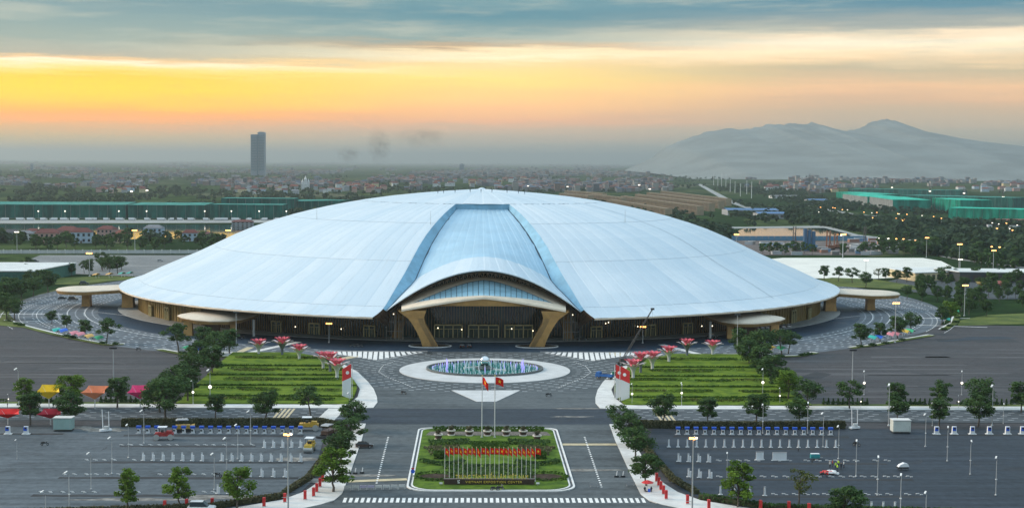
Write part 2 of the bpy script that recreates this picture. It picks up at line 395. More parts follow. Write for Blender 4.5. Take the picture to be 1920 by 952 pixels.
# white pavers set in arcs in the ring plaza, the square and the cross road
mb=MB()
def in_lawn(x,y): return 36<abs(x)<112 and 430<y<(556-.4*max(0,0)) and (abs(x)>60 and y<552 or y<545-max(0,60-abs(x))*2.2)
r=194.5; row=0
while r<252:
    n=int(2*PI*r/5.6)
    for k in range(n):
        a=-PI+2*PI*(k+(row%2)*.5)/n
        if abs(a)>2.1 or r>ringR(a)-3: continue
        x,y=pol(r,a)
        if in_lawn(x,y) or (abs(x)<27 and y>556) : continue
        if abs(x)<60 and 535<y<560: continue
        if R.random()<.08: continue
        da=.95/r
        p=[pol(r-.34,a-da),pol(r-.34,a+da),pol(r+.34,a+da),pol(r+.34,a-da)]
        mb.quad(*[(q[0],q[1],-.125 if abs(x)<66 and y<560 else -.13) for q in p])
    r+=3.9; row+=1
rr=33.5; row=0
while rr<52:
    n=int(2*PI*rr/5.0)
    for k in range(n):
        a=2*PI*(k+(row%2)*.5)/n
        x,y=rr*math.sin(a),509.5-rr*math.cos(a)
        if abs(x)>36+ (y-452)*.28 or y>556 or y<462: continue
        mb.box((x,y,-.1),(1.7,.42,.02),rz=0)
    rr+=3.0; row+=1
for s in (-1,1):
    for row in range(6):
        for k in range(54):
            x=42+k*4.4+(row%2)*2.2; y=412.5+row*2.9
            if R.random()<.15: continue
            mb.quad((s*x,y,-.075),(s*x+1.9*s,y,-.075),(s*x+1.9*s,y+.36,-.075),(s*x,y+.36,-.075))
mb.build('paver_dashes',PAVER,kind='stuff')
# curved lane lines beside the side canopies
mb=MB()
for s in (-1,1):
    for r in (206,213,220,228,236):
        ribbon(mb,[(s*p[0],p[1]) for p in [pol(r,a) for a in np.linspace(1.05,1.95,16)]],.35,-.12,3.2,1.6)
    ribbon(mb,[(s*p[0],p[1]) for p in [pol(198,a) for a in np.linspace(.6,1.5,20)]],.3,-.12)
    ribbon(mb,[(s*186,700),(s*172,688),(s*158,672)],.4,-.12)
    ribbon(mb,[(s*200,690),(s*255,690)],1.2,-.11); ribbon(mb,[(s*202,660),(s*232,652)],1.2,-.11)
struct('lane_lines',mb,PAINT)
# ------------------------------------------------------------------ exhibition hall
ROOF=bpy.data.materials.new('white_metal_roof'); ROOF.use_nodes=True
t=NT(ROOF.node_tree); t.nt.nodes.clear()
b=t.n('ShaderNodeBsdfPrincipled'); o=t.n('ShaderNodeOutputMaterial'); t.l(b.outputs[0],o.inputs[0])
pos=t.n('ShaderNodeNewGeometry').outputs['Position']
oi=t.n('ShaderNodeObjectInfo').outputs['Random']
n=t.noise(pos,.05,5,.6); q=t.noise(pos,.9,3,.6)
c=t.mix(t.rng(n,.3,.7),(.63,.725,.79,1),(.70,.775,.825,1))
c=t.mix(t.math('MULTIPLY',oi,.7),c,(.54,.66,.75,1))
c=t.mix(t.rng(q,.5,.8,0,.25),c,(.50,.60,.69,1))
sx=t.n('ShaderNodeSeparateXYZ'); t.l(pos,sx.inputs[0]); yy=t.math('SUBTRACT',747.0,sx.outputs[1]); an=t.math('ARCTAN2',sx.outputs[0],yy)
rd=t.math('SQRT',t.math('ADD',t.math('MULTIPLY',sx.outputs[0],sx.outputs[0]),t.math('MULTIPLY',yy,yy)))
st=t.noise(t.vec(t.math('MULTIPLY',an,90.0),t.math('MULTIPLY',rd,.035)),1.0,5,.7)
c=t.mix(t.rng(st,.50,.78,0,.45),c,(.47,.53,.57,1))
t.l(c,b.inputs['Base Color']); t.l(t.rng(st,.3,.7,.34,.52),b.inputs['Roughness']); b.inputs['Metallic'].default_value=.15
ROOFD=mat('blue_metal_cladding',(.20,.41,.56),.5,metal=.2,var=.12,scale=.2)
DARKLINE=mat('gutter_dark',(.02,.05,.08),.6)
GOLD=mat('bronze_cladding',(.50,.29,.10),.45,metal=.35,var=.12,scale=.4)
GOLDW=mat('gold_wall_panel',(.36,.25,.07),.55,metal=.2,col2=(.24,.155,.04),scale=.35,stretch=(1,1,.2))
CREAM=mat('cream_cladding',(.80,.68,.53),.6,var=.06,scale=.3)
CREAM2=mat('canopy_top_cream',(.66,.58,.47),.65,var=.06,scale=.2)
DGLASS=mat('dark_facade_glass',(.018,.026,.022),.12,spec=.6,var=.4,scale=.15,stretch=(1,1,.3))
FIN=mat('bronze_fin',(.27,.175,.075),.5,metal=.3)
BROWN=mat('brown_cladding',(.15,.085,.045),.6,var=.15,scale=.4)
STEEL=mat('pale_steel',(.45,.46,.45),.45,metal=.4)
DOORF=mat('gold_door_frame',(.62,.54,.28),.45,metal=.2)
SKYL=mat('skylight_glass',(.36,.62,.76),.2,metal=.1,var=.1,scale=.3,stretch=(.3,.3,2))
hall=thing('exhibition_hall',(0,0,0),'vast white domed exhibition hall with gold entrance portal','building')
def xnotch(Y,r): return 12.7+(686-Y)*.2529+(max(0,r-166)/16)**2*2.2
def phin(r):
    if r<62.4: return 0
    lo,hi=0.0,1.2
    for _ in range(40):
        m=(lo+hi)/2
        x,y=pol(r,m)
        if x<xnotch(y,r): lo=m
        else: hi=m
    return lo
PMAX=math.radians(112)
def rp(r,a,dz=0): x,y=pol(r,a); return (x,y,float(zdome(r))+dz)
RINGS=[62,98,136,172,182]; NS=36
for s in (-1,1):
    for ri in range(4):
        r0,r1=RINGS[ri],RINGS[ri+1]; rs=np.linspace(r0,r1,5 if ri<3 else 4)
        ph=[phin(r) if ri or r>62.5 else math.asin(12.7/62.4) for r in rs]
        for k in range(NS):
            rows=[]
            for r,p0 in zip(rs,ph):
                row=[]
                for u in (0,.06,.5,1):
                    a=p0+(PMAX-p0)*(k+u)/NS
                    lift=(0 if u==0 else .075 if u==.06 else .11 if u==.5 else .0)
                    row.append(rp(r,s*a,lift+(.05 if r==rs[-1] else 0)))
                rows.append(row)
            MB().grid(rows).build('roof_panel',ROOF,hall)
# rear part of the roof, not facing the square, and the crown
mb=MB()
mb.grid([[rp(r,PMAX+(2*PI-2*PMAX)*k/48) for k in range(49)] for r in np.linspace(62,182,14)])
mb.build('rear_roof',ROOF,hall,smooth=True)
NC=40
for k in range(NC):
    a0,a1=2*PI*k/NC,2*PI*(k+1)/NC
    rows=[[rp(r,a0+(a1-a0)*u,(.12 if 0<u<1 else 0)+.06) for u in (0,.08,.5,1)] for r in np.linspace(1.5,62.2,5)]
    MB().grid(rows).build('crown_panel',ROOF,hall)
MB().lathe([(0.01,60.6),(1.2,60.4),(2.2,59.7)],(0,DC,0),16).build('finial',ROOF,hall,smooth=True)
# eave edge and soffit
mb=MB()
aa=np.linspace(phin(182),2*PI-phin(182),160)
mb.grid([[(*pol(182.05,a),12.05) for a in aa],[(*pol(182.25,a),11.7) for a in aa],[(*pol(181.8,a),11.25) for a in aa]])
mb.build('eave_edge',CREAM,hall,smooth=True)
mb=MB(); mb.grid([[(*pol(181.8,a),11.25) for a in aa],[(*pol(168,a),11.9) for a in aa],[(*pol(146,a),13.0) for a in aa]]); mb.build('soffit',BROWN,hall)
# drain channel on the right of the dome, lightning masts, ridge lamps
mb=MB()
aa=[math.radians(52-4.4*k/20) for k in range(21)]; rs=np.linspace(62.7,173.7,21)
mb.grid([[rp(r,a-.10/r,.24) for r,a in zip(rs,aa)],[rp(r,a+.10/r,.24) for r,a in zip(rs,aa)]]); mb.build('drain_channel',DARKLINE,hall)
for px,py,h in ((594,411,5),(811,421,6.5),(1172,417,6)):
    x,y,z={594:(-79,689.1,46),811:(-23.6,649.9,45.2),1172:(67,675.5,46)}[px]
    MB().tube([(x,y,z-.5),(x,y,z+1.2),(x,y,z+h)],[.16,.1,.05],6).build('lightning_mast',STEEL,hall)
for px in (823,834,856,885,906,927,956,978,990):
    x=(px-908)*.262; y=DC-20
    z=float(zdome(math.hypot(x,20)))
    MB().tube([(x,y,z-.2),(x,y,z+.5),(x,y,z+1.5)],[.12,.12,.3],6).build('ridge_lamp',DARKLINE,hall)
# entrance notch
YT,YF=685.6,578.0
def edge(Y):   # dome edge of the notch
    x=12.7+(686-Y)*.2529
    for _ in range(3):
        r=math.hypot(x,DC-Y); x=xnotch(Y,r)
    return x,float(zdome(min(r,182)))
def gut(Y):
    t=(YT-Y)/(YT-605)
    w_=.5+3.9*min(1,t)**.8 if t<=1 else 4.4-3.0*(t-1)/((605-578)/(YT-605))
    x,z=edge(Y); d=2.6+.9*min(1,t) if t<=1 else 3.5-2.6*(t-1)/((605-578)/(YT-605))
    return x-w_,z-d
def zc(Y):
    return float(np.interp(Y,[578,584,592,600,606,625,650,YT],[30.4,31.4,32.5,33.5,34.3,38.4,43.8,51.3]))
ys=np.concatenate([np.linspace(YT,606,9),np.linspace(602,578,7)])
for s in (-1,1):
    mb=MB(); mb.grid([[(s*edge(y)[0],y,edge(y)[1]+.1) for y in ys],[(s*gut(y)[0],y,gut(y)[1]) for y in ys]]); mb.build('notch_wall',ROOFD,hall,smooth=True)
    mb=MB(); mb.grid([[(s*(gut(y)[0]+.35),y,gut(y)[1]+.32) for y in ys],[(s*(gut(y)[0]-.45),y,gut(y)[1]+.32) for y in ys]]); mb.build('gutter',DARKLINE,hall)
    for k in range(40):   # gutter brackets
        pass
    ys2=[578,575,573,571.5]
    mb=MB(); mb.grid([[(s*edge(y)[0],y,edge(y)[1]) for y in (584,581,578,575,572.5,571)],[(s*(edge(584)[0]-.3+.3*k),584+2.4*k,10-1.0*k) for k in range(6)]]); mb.build('cheek_wall',BROWN,hall)
mb=MB(); x0,z0=edge(YT); mb.quad((-x0,YT,z0+.1),(x0,YT,z0+.1),(gut(YT)[0],YT-.4,51.0),(-gut(YT)[0],YT-.4,51.0)); mb.build('notch_back_wall',ROOFD,hall)
# entrance roof of long strips between the gutters
NSt=12
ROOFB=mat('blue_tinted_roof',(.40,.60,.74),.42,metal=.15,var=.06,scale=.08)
def eroof(u,Y):
    xg,zg=gut(Y); zg+=.25
    x=u*xg; s=abs(u)
    return (x,Y,zg+(zc(Y)-zg)*(1-s**1.85))
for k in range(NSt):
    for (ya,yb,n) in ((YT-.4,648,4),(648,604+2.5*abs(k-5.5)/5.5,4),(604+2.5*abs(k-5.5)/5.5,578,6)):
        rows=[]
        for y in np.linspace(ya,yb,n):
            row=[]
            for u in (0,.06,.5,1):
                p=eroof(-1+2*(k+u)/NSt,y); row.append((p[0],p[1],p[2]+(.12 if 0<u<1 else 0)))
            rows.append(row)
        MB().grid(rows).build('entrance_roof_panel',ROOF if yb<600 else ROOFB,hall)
us=np.linspace(-1,1,49)
mb=MB(); A=[eroof(u,578.0) for u in us]
mb.grid([[(p[0],578.0,p[2]+.1) for p in A],[(p[0],577.85,p[2]-.15) for p in A],[(p[0],578.2,p[2]-.4) for p in A]]); mb.build('arch_edge',ROOF,hall,smooth=True)
mb=MB(); mb.grid([[(p[0]*.985,578.2,p[2]-.75) for p in A],[(q[0]*.95,603,min(q[2]-3.2,eroof(u,603)[2]-1)) for u,q in zip(us,A)]]); mb.build('arch_soffit',BROWN,hall)
# lattice of the arch
def zarch(x): 
    return float(np.interp(x,[p[0] for p in A],[p[2] for p in A]))
mb=MB(); xs=np.arange(-36.3,36.4,1.65)
for i,x in enumerate(xs):
    zt=zarch(x)-1.7; zb=min(zt-.5,16.2+10.8*max(0,(1-(abs(x)/34.5)**1.6))-1.3) if abs(x)<31.5 else 1.0
    mb.tube([(x,588.8,zb),(x,588.5,zt)],.19,4,False)
    if i<len(xs)-1 and abs(x)<33:
        x2=xs[i+1]; a,b_=(zarch(x)-1.8,zarch(x2)-4.2) if i%2 else (zarch(x)-4.2,zarch(x2)-1.8)
        mb.tube([(x,588.6,a),(x2,588.6,b_)],.13,4,False)
for off in (1.8,4.2): 
    mb.tube([(x,588.6,zarch(x)-off) for x in xs],.18,4,False)
mb.build('arch_lattice',mat('lattice_bronze',(.50,.44,.34),.5,metal=.3),hall)
for s in (-1,1):
    mb=MB(); 
    for z in (4,8,12,16): mb.tube([(s*33.5,592,z),(s*39.5,592,z)],.12,4,False)
    for x in (34,36,38,40): mb.tube([(s*x,592,0),(s*x,592,min(17,zarch(min(x,36.5))))],.1,4,False)
    mb.build('side_mullions',STEEL,hall)
    MB().tube([(s*43,606.5,0),(s*43,606.5,12)],1.9,14).build('column',GOLD,hall,smooth=True)
def ztop(x):
    xg,zg=gut(603.0)
    if abs(x)>=xg: return 11.5
    return eroof(x/xg,603.0)[2]-.6
# walls
def wallpt(a): return (174*math.sin(a),DC-147*math.cos(a))
AE=math.asin(42/174); AS=math.asin(126/174)
for s in (-1,1):
    mb=MB(); mb.grid([[(s*wallpt(a)[0],wallpt(a)[1],z) for a in np.linspace(AE,AS,30)] for z in (0,13.2)]); mb.build('glass_wall',DGLASS,hall)
    mb=MB(); mb.grid([[(s*wallpt(a)[0],wallpt(a)[1],z) for a in np.linspace(AS,2.2,40)] for z in (0,12.6)]); mb.build('gold_wall',GOLDW,hall)
    mb=MB()
    a=AE
    while a<AS:
        x,y=wallpt(a); mb.box((s*x,y-.25,6.5),(.22,.5,13),rz=s*a); a+=1.15/160
    mb.build('glass_wall_fins',FIN,hall,kind='stuff')
    mb=MB()
    a=AS
    while a<1.75:
        x,y=wallpt(a); mb.box((s*x,y-.1,6.2),(.3,.35,12.4),rz=s*a); a+=2.6/165
    mb.build('gold_wall_fins',GOLDW,hall,kind='stuff')
mb=MB(); gxx=np.linspace(-42,42,57); mb.grid([[(x,604.3,0) for x in gxx],[(x,604.3,max(11.5,ztop(x))) for x in gxx]]); mb.build('entrance_glass',mat('entrance_glass',(.012,.035,.028),.12,spec=.6,var=.5,scale=.2,stretch=(1,1,.3)),hall)
mb=MB()
for k in range(70):
    x=-40.6+k*1.18; mb.box((x,603.95,8.5 if abs(x)<30 else 8),(.16,.5,17 if abs(x)<30 else 14))
mb.build('entrance_fins',FIN,hall,kind='stuff')
def door(x,y,rz,w_,h,n):
    d=MB()
    d.box((0,0,h-.2),(w_,.7,.5)); 
    for k in range(n+1): d.box((-w_/2+w_*k/n,0,h/2),(.42,.7,h))
    o=d.build('door_frame',DOORF,hall); o.location=(x,y,.06); o.rotation_euler=(0,0,rz)
    for k in range(n):
        g=MB(); cx=-w_/2+w_*(k+.5)/n; g.box((cx,.05,h*.47),(w_/n-.5,.12,h*.9)); 
        p=g.build('door_pane',mat('door_glass',(.05,.075,.055),.12),o)
        f=MB(); f.box((cx,-.05,h*.66),(w_/n-.5,.2,.16)); f.box((cx,-.05,h*.33),(.16,.2,h*.62)); f.build('door_bar',DOORF,o)
for x in (-14.6,.2,15.0): door(x,602.9,0,11.6 if x!=.2 else 12.6,5.6,3)
for X in (47.9,71.8,88.9):
    for s in (-1,1):
        a=math.asin(X/174); x,y=wallpt(a); door(s*x,y-1.0,s*a*.9,4.8,4.9,2)
for X in (145,156.3):
    for s in (-1,1):
        a=math.asin(X/174); x,y=wallpt(a); door(s*(x+.4),y-.9,s*a,4.6,6.0 if X<150 else 5.2,2)
LITF=mat('lit_facade_lamp',(1,1,1),.5,emit=(1,.85,.6),es=3.0)
for x,y,z in ((-37.5,600.5,10.2),(37.5,600.5,10.2),(-19,602.5,4.2),(-9,602.3,3.6),(12,602.4,4.0),(21,602.4,3.2),(52,606.5,6.0),(53.2,606.7,6.4),(-80,613.2,3.2),(66,609.6,4.4),(95,619.2,3.6),(100,621.6,3.4),(-60,607.6,3.0)):
    MB().box((x,y,z),(.34,.2,.42)).build('wall_lamp',LITF,hall)
# portal: roof shell with skylight, fascia and four legs
def zfr(x): return 14.8+5.2*max(0,(1-(abs(x)/33.5)**1.25))     # front upper edge
def zbk(x): return 16.2+10.8*max(0,(1-(abs(x)/34.5)**1.6))     # back edge
def psurf(x,t,up=0): return (x*(1+.03*t),572.6+15.4*t,zfr(x)*(1-t)+zbk(x)*t+up+1.1*math.sin(PI*t)*max(0,1-abs(x)/34))
px_=np.linspace(-32.8,32.8,41)
gx=np.linspace(-28.2,28.2,27)
def gt(x):  # glass band limits across the slope
    e=max(0,1-(abs(x)/28.2)**1.5); return .34-.27*e,.34+.42*e
mb=MB()
cx=sorted(set(list(np.round(px_,3))+list(np.round(gx,3))))
lo=[(gt(x) if abs(x)<28.2 else (.34,.34)) for x in cx]
mb.grid([[psurf(x,0) for x in cx],[psurf(x,.03,.12) for x in cx],[psurf(x,l[0]) for x,l in zip(cx,lo)]])
mb.grid([[psurf(x,l[1]) for x,l in zip(cx,lo)],[psurf(x,.85,.2) for x in cx],[psurf(x,1.0) for x in cx],[psurf(x,1.0,-1.2) for x in cx]])
portal=mb.build('portal_roof',CREAM,hall,smooth=False)
for i in range(26):
    xa,xb=gx[i]+.1,gx[i+1]-.1
    la,lb=gt(gx[i]),gt(gx[i+1])
    g=MB()
    for j in range(3):
        f=lambda l,q:l[0]+(l[1]-l[0])*q/3
        g.quad(psurf(xa,f(la,j),-.15),psurf(xb,f(lb,j),-.15),psurf(xb,f(lb,j+1)-.004,-.15),psurf(xa,f(la,j+1)-.004,-.15))
    g.build('skylight_pane',SKYL,portal)
mb=MB(); mb.grid([[psurf(x,.1,-.8) for x in gx],[psurf(x,.9,-.8) for x in gx]]); mb.build('skylight_back',DARKLINE,portal)
mb=MB()
mb.grid([[(x,572.62,zfr(x)) for x in px_],[(x,572.45,zfr(x)-.7) for x in px_],[(x,573.0,zfr(x)-.9) for x in px_]]); mb.build('portal_edge',CREAM,hall)
mb=MB(); zb=lambda x:14.0+2.4*max(0,1-(abs(x)/31)**6)
mb.grid([[(x,573.0,zfr(x)-.9) for x in px_],[(x,573.4,min(zb(x),zfr(x)-1.3)) for x in px_],[(x,578,min(zb(x),zfr(x)-1.3)+.2) for x in px_]]); mb.build('portal_beam',GOLD,hall)
def leg_loft(secs):
    # secs: list of (cx,cy,z,wx,wy)
    return MB().grid([[(c[0]-c[3]/2,c[1]-c[4]/2,c[2]),(c[0]+c[3]/2,c[1]-c[4]/2,c[2]),(c[0]+c[3]/2,c[1]+c[4]/2,c[2]),(c[0]-c[3]/2,c[1]+c[4]/2,c[2])] for c in secs],True)
for s in (-1,1):
    leg_loft([(s*21.3,575.2,-.1,6.2,2.8),(s*22.4,575.4,2.5,5.6,3.4),(s*24.2,575.6,6,5.2,4.2),(s*25.9,575.8,9,5.2,5.0),(s*27.0,576.0,11.2,6.2,5.4),(s*27.9,576,12.8,8.6,6),(s*28.4,576,14.0,10.6,6.2),(s*28.6,576,14.5,11,6.2)]).build('front_leg',GOLD,hall)
    mb=MB()   # ribbed inner face of the front leg
    for k in range(22):
        f=k/21; z=.6+f*10.6; cxx=float(np.interp(z,[-.1,2.5,6,9.5,11.8],[21.5,22.6,24.4,26.2,27.5])); w2=float(np.interp(z,[-.1,2.5,6,9.5,11.8],[6.2,5.6,5.2,5.2,6.2]))
        mb.box((s*(cxx-w2/2+1.1),573.7-f*.3,z),(2.0,.5,.3))
    mb.build('leg_ribs',FIN,hall)
    leg_loft([(s*36.3,602.5,-.1,4.2,2.4),(s*35.6,600.5,3,3.8,3),(s*34.4,597,7,3.6,4),(s*33.4,592,11,3.8,6),(s*32.2,587,13.6,6,8),(s*31.5,584,14.6,7,9)]).build('rear_leg',GOLD,hall)
    mb=MB(); mb.grid([[(s*x,574.2,z) for x,z in zip((32.6,31.2,30,28.6),(14.3,14.4,14.2,13.2))],[(s*x,590,z) for x,z in zip((33.4,32.0,31,30),(14.3,14.4,14.2,13.6))]]); mb.build('portal_side_arch',GOLD,hall)
    mb=MB(); mb.prism([(s*21.5+8.2*math.cos(q),576.2+5.2*math.sin(q)) for q in np.linspace(0,2*PI,32,endpoint=False)],-.2,.12); mb.build('planter_bed',SOIL,hall)
    mb=MB(); mb.grid([[(s*21.5+8.2*math.cos(q)*k,576.2+5.2*math.sin(q)*k,z) for q in np.linspace(0,2*PI,33)] for k,z in ((1.0,.18),(1.06,.18),(1.06,-.2))]); mb.build('planter_kerb',WALK,hall)
# drop-off canopies
def canopy(name,pts,z,front,loc_label,pillars,group,edge_t=1.1,lift=None):
    """shell roof: outline pts (x,y,z) with a crowned cream top and bronze edge"""
    t_=thing(name,(0,0,0),loc_label,'canopy',group)
    c=Vector((sum(p[0] for p in pts)/len(pts),sum(p[1] for p in pts)/len(pts),z+ (lift or .8)))
    n=len(pts); mb=MB(); P=[Vector(p) for p in pts]
    rows=[P+[P[0]]]
    for f,up in ((.92,.35),(.6,.7),(.02,1.0)):
        rows.append([p.lerp(c,1-f)*1.0+Vector((0,0,0)) if up==1.0 else Vector((*(p.lerp(c,1-f)).xy,p.z*(1-up)+c.z*up)) for p in P+[P[0]]])
    mb.grid([[tuple(q) for q in r] for r in rows]); mb.build('canopy_top',CREAM2,t_,smooth=True)
    mb=MB(); mb.grid([[(p.x,p.y,p.z) for p in rows[0]],[(p.x,p.y,p.z-.35) for p in rows[0]]]); mb.build('canopy_rim',CREAM,t_)
    mb=MB(); ins=[p.lerp(c,.06) for p in P+[P[0]]]
    mb.grid([[(p.x,p.y,p.z-.35) for p in rows[0]],[(p.x,p.y,q.z-.35-edge_t*(1.0)) for p,q in zip(ins,rows[0])],[(p.lerp(c,.4).x,p.lerp(c,.4).y,q.z-.5-edge_t) for p,q in zip(ins,rows[0])]]); mb.build('canopy_fascia',GOLD,t_)
    for (x,y,wx,wy,h) in pillars:
        leg_loft([(x,y,-.1,wx*1.05,wy*1.05),(x,y,h*.5,wx*.95,wy*.95),(x,y,h-.8,wx,wy),(x,y,h,wx*1.5,wy*1.4)]).build('pillar',GOLD,t_)
    return t_
for s,w_ in ((-1,'left'),(1,'right')):
    # side canopies reaching out from the 3 and 9 o'clock ends of the hall
    pts=[]
    for q in np.linspace(-PI/2,PI/2,13): pts.append((s*(196+18*math.cos(q)),729+14*math.sin(q),8.4))
    pts+= [(s*176,745,9.8),(s*176,713,9.8)]
    canopy('side_canopy',pts,9.4,None,'long flat cream canopy on one thick pillar at the %s end of the hall'%w_,[(s*199,729,4.0,4.6,6.8),(s*176.5,722,5.5,5,7.6)],'canopies at the hall ends',1.5,lift=.5)
    # drop-off canopies in front of the side walls: a leaf-shaped shell
    base=[(s*130,613,7.8),(s*127,608,7.5),(s*121,603.5,7.1),(s*114,600.6,6.9),(s*106,600.4,7.0),(s*101,604,7.4),(s*97,611,8.3),(s*95,616.5,9.0),(s*101,622,9.4),(s*108,626.5,9.6),(s*115,627.5,9.6),(s*124,621,8.6)]
    cp=canopy('drop_off_canopy',base,9.2,None,'leaf shaped cream drop off canopy by the wall %s of the entrance'%w_,[(s*124.5,609,3.6,2.8,6.4),(s*105,606,2.8,2.4,6.0)],'drop off canopies beside the entrance',1.3,lift=.35)
    MB().box((s*115,613,2.6),(6,2,5.2)).build('kiosk_wall',BROWN,cp)
    MB().tube([(s*96.5,606,0),(s*96.5,606,7)],.55,8).build('white_column',WALK,cp)
# ------------------------------------------------------------------ vegetation
def leafmat(name,dark,light,scale=.35):
    m=bpy.data.materials.new(name); m.use_nodes=True; t=NT(m.node_tree); t.nt.nodes.clear()
    b=t.n('ShaderNodeBsdfPrincipled'); o=t.n('ShaderNodeOutputMaterial')
    pos=t.n('ShaderNodeNewGeometry').outputs['Position']
    n=t.noise(pos,scale,4,.7); rn=t.n('ShaderNodeObjectInfo').outputs['Random']
    c=t.mix(t.rng(n,.35,.68),(*dark,1),(*light,1))
    c=t.mix(t.math('MULTIPLY',rn,.45),c,(*[x*.55+y*.2 for x,y in zip(dark,light)],1))
    t.l(c,b.inputs['Base Color']); b.inputs['Roughness'].default_value=.8; b.inputs['Specular IOR Level'].default_value=.15
    tr=t.n('ShaderNodeBsdfTranslucent'); t.l(c,tr.inputs[0]); mx=t.n('ShaderNodeMixShader'); mx.inputs[0].default_value=.25
    t.l(b.outputs[0],mx.inputs[1]); t.l(tr.outputs[0],mx.inputs[2]); t.l(mx.outputs[0],o.inputs[0])
    return m
LEAF_D=leafmat('dark_foliage',(.034,.076,.026),(.100,.180,.052))
LEAF_B=leafmat('bright_foliage',(.070,.140,.018),(.200,.320,.045))
LEAF_Y=leafmat('olive_foliage',(.06,.085,.022),(.16,.18,.05))
LEAF_G=leafmat('clipped_hedge_foliage',(.030,.075,.014),(.085,.170,.022),.6)
LEAF_BR=leafmat('dry_hedge_foliage',(.060,.068,.036),(.19,.18,.10),.8)
LEAF_F=leafmat('far_foliage',(.020,.046,.026),(.062,.105,.048),.03)
BARK=mat('bark',(.10,.085,.07),.9,var=.3,scale=3)
def leaves_np(centres,sizes,n_each,leaf,flat=.0,rng=NR):
    """array of leaf quads spread through clumps"""
    V=[]
    for c,s in zip(centres,sizes):
        d=rng.normal(size=(n_each,3)); d/=np.linalg.norm(d,axis=1)[:,None]
        rad=rng.random(n_each)**.45
        p=np.array(c)+d*rad[:,None]*np.array(s)
        u=rng.normal(size=(n_each,3)); u/=np.linalg.norm(u,axis=1)[:,None]
        nrm=d*.6+u*.7+np.array([0,0,.35]); nrm/=np.linalg.norm(nrm,axis=1)[:,None]
        a=np.cross(nrm,u); a/=np.linalg.norm(a,axis=1)[:,None]+1e-9; b_=np.cross(nrm,a)
        L=leaf*(.6+.8*rng.random(n_each))[:,None]
        V.append(np.stack([p-a*L-b_*L*.6,p+a*L-b_*L*.6,p+a*L+b_*L*.6,p-a*L+b_*L*.6],1).reshape(-1,3))
    return np.concatenate(V)
def mesh_quads(name,V,m):
    me=bpy.data.meshes.new(name); n=len(V)//4
    me.vertices.add(len(V)); me.vertices.foreach_set('co',V.astype(np.float32).ravel())
    me.loops.add(len(V)); me.loops.foreach_set('vertex_index',np.arange(len(V),dtype=np.int32))
    me.polygons.add(n); me.polygons.foreach_set('loop_start',np.arange(0,len(V),4,dtype=np.int32))
    me.update(calc_edges=True)
    for q in (m if isinstance(m,list) else [m]): me.materials.append(q)
    return me
def tree_meshes(seed,spread=.3,base=.32,nclump=16,n_each=60,leaf=.026,vis=None,two_tier=False):
    rg=np.random.default_rng(seed); rr=random.Random(seed)
    mb=MB(); lean=rr.uniform(-.03,.03)
    mb.tube([(0,0,-.01),(lean,.0,base*.6),(lean*1.5,lean,base*1.15),(lean*2,0,.72)],[.022,.017,.014,.006],6)
    cs=[]; sz=[]
    for k in range(nclump):
        a=2*PI*(k*.618+rr.random()*.25); h=base+.06+(1-base-.14)*((k+.5)/nclump)
        prof=math.sin(PI*min(1,max(0.08,(h-base)/(1-base)))**.8)
        if two_tier: prof*=.55+.45*abs(math.sin((h-base)/(1-base)*2*PI+.4))
        r=spread*(.35+.75*prof)*rr.uniform(.55,1.0)*(.9 if k%3 else .5)
        c=(lean*2+r*math.cos(a),r*math.sin(a),h+rr.uniform(-.03,.03)); cs.append(c)
        q=spread*rr.uniform(.30,.46); sz.append((q,q,q*.72))
        mb.tube([(lean*1.5,lean,min(h-.05,base+ (h-base)*.45)),((c[0]+lean)*.55,c[1]*.55,h-.05),(c[0],c[1],c[2])],[.009,.006,.003],4,False)
    V=leaves_np(cs,sz,n_each,leaf,rng=rg)
    me=bpy.data.meshes.new('trunk'); me.from_pydata(mb.v,[],mb.f); me.materials.append(BARK)
    return me,V
TREES={}
for k,(nm,lm,args) in enumerate((('dark0',LEAF_D,dict(spread=.34,base=.26,nclump=20,n_each=117,leaf=.0195)),('dark1',LEAF_D,dict(spread=.30,base=.24,nclump=18,n_each=125,leaf=.0195)),('dark2',LEAF_D,dict(spread=.38,base=.32,nclump=18,n_each=106,leaf=.0195)),('dark3',LEAF_D,dict(spread=.36,base=.36,nclump=13,n_each=110,leaf=.0195)),('tier0',LEAF_D,dict(spread=.30,base=.22,nclump=17,n_each=114,leaf=.0195,two_tier=True)),
        ('bright0',LEAF_B,dict(spread=.26,base=.15,nclump=24,n_each=119,leaf=.0175)),('bright1',LEAF_B,dict(spread=.24,base=.14,nclump=22,n_each=102,leaf=.0175,two_tier=True)),('bright2',LEAF_B,dict(spread=.30,base=.22,nclump=24,n_each=112,leaf=.0175)),('olive0',LEAF_Y,dict(spread=.28,base=.34,nclump=12,n_each=44,leaf=.02)),
        ('far0',LEAF_D,dict(spread=.38,base=.24,nclump=10,n_each=26,leaf=.06)),('far1',LEAF_D,dict(spread=.34,base=.30,nclump=9,n_each=26,leaf=.06)),('far2',LEAF_D,dict(spread=.30,base=.22,nclump=10,n_each=24,leaf=.055)))):
    tm,V=tree_meshes(100+k,**args); TREES[nm]=(tm,mesh_quads('crown',V,lm))
def tree(x,y,h,kind,label,group,wide=1.0,name='tree',z=0):
    o=bpy.data.objects.new(name,None); COL.objects.link(o); o.location=(x,y,z); o.rotation_euler=(0,0,R.random()*6.28); o.scale=(h*wide,h*wide,h)
    tag(o,label,'tree',group)
    for nm,me in zip(('trunk','crown'),TREES[kind]):
        c=bpy.data.objects.new(nm,me); COL.objects.link(c); c.parent=o
    return o
def ptree(px,pb,pt,kind,label,group,wide=1.0):
    g=G(px,pb); return tree(g.x,g.y,(pb-pt)*MPP(g.y)*1.04,kind,label,group,wide*1.25)
GF='bright green street trees at the near street'
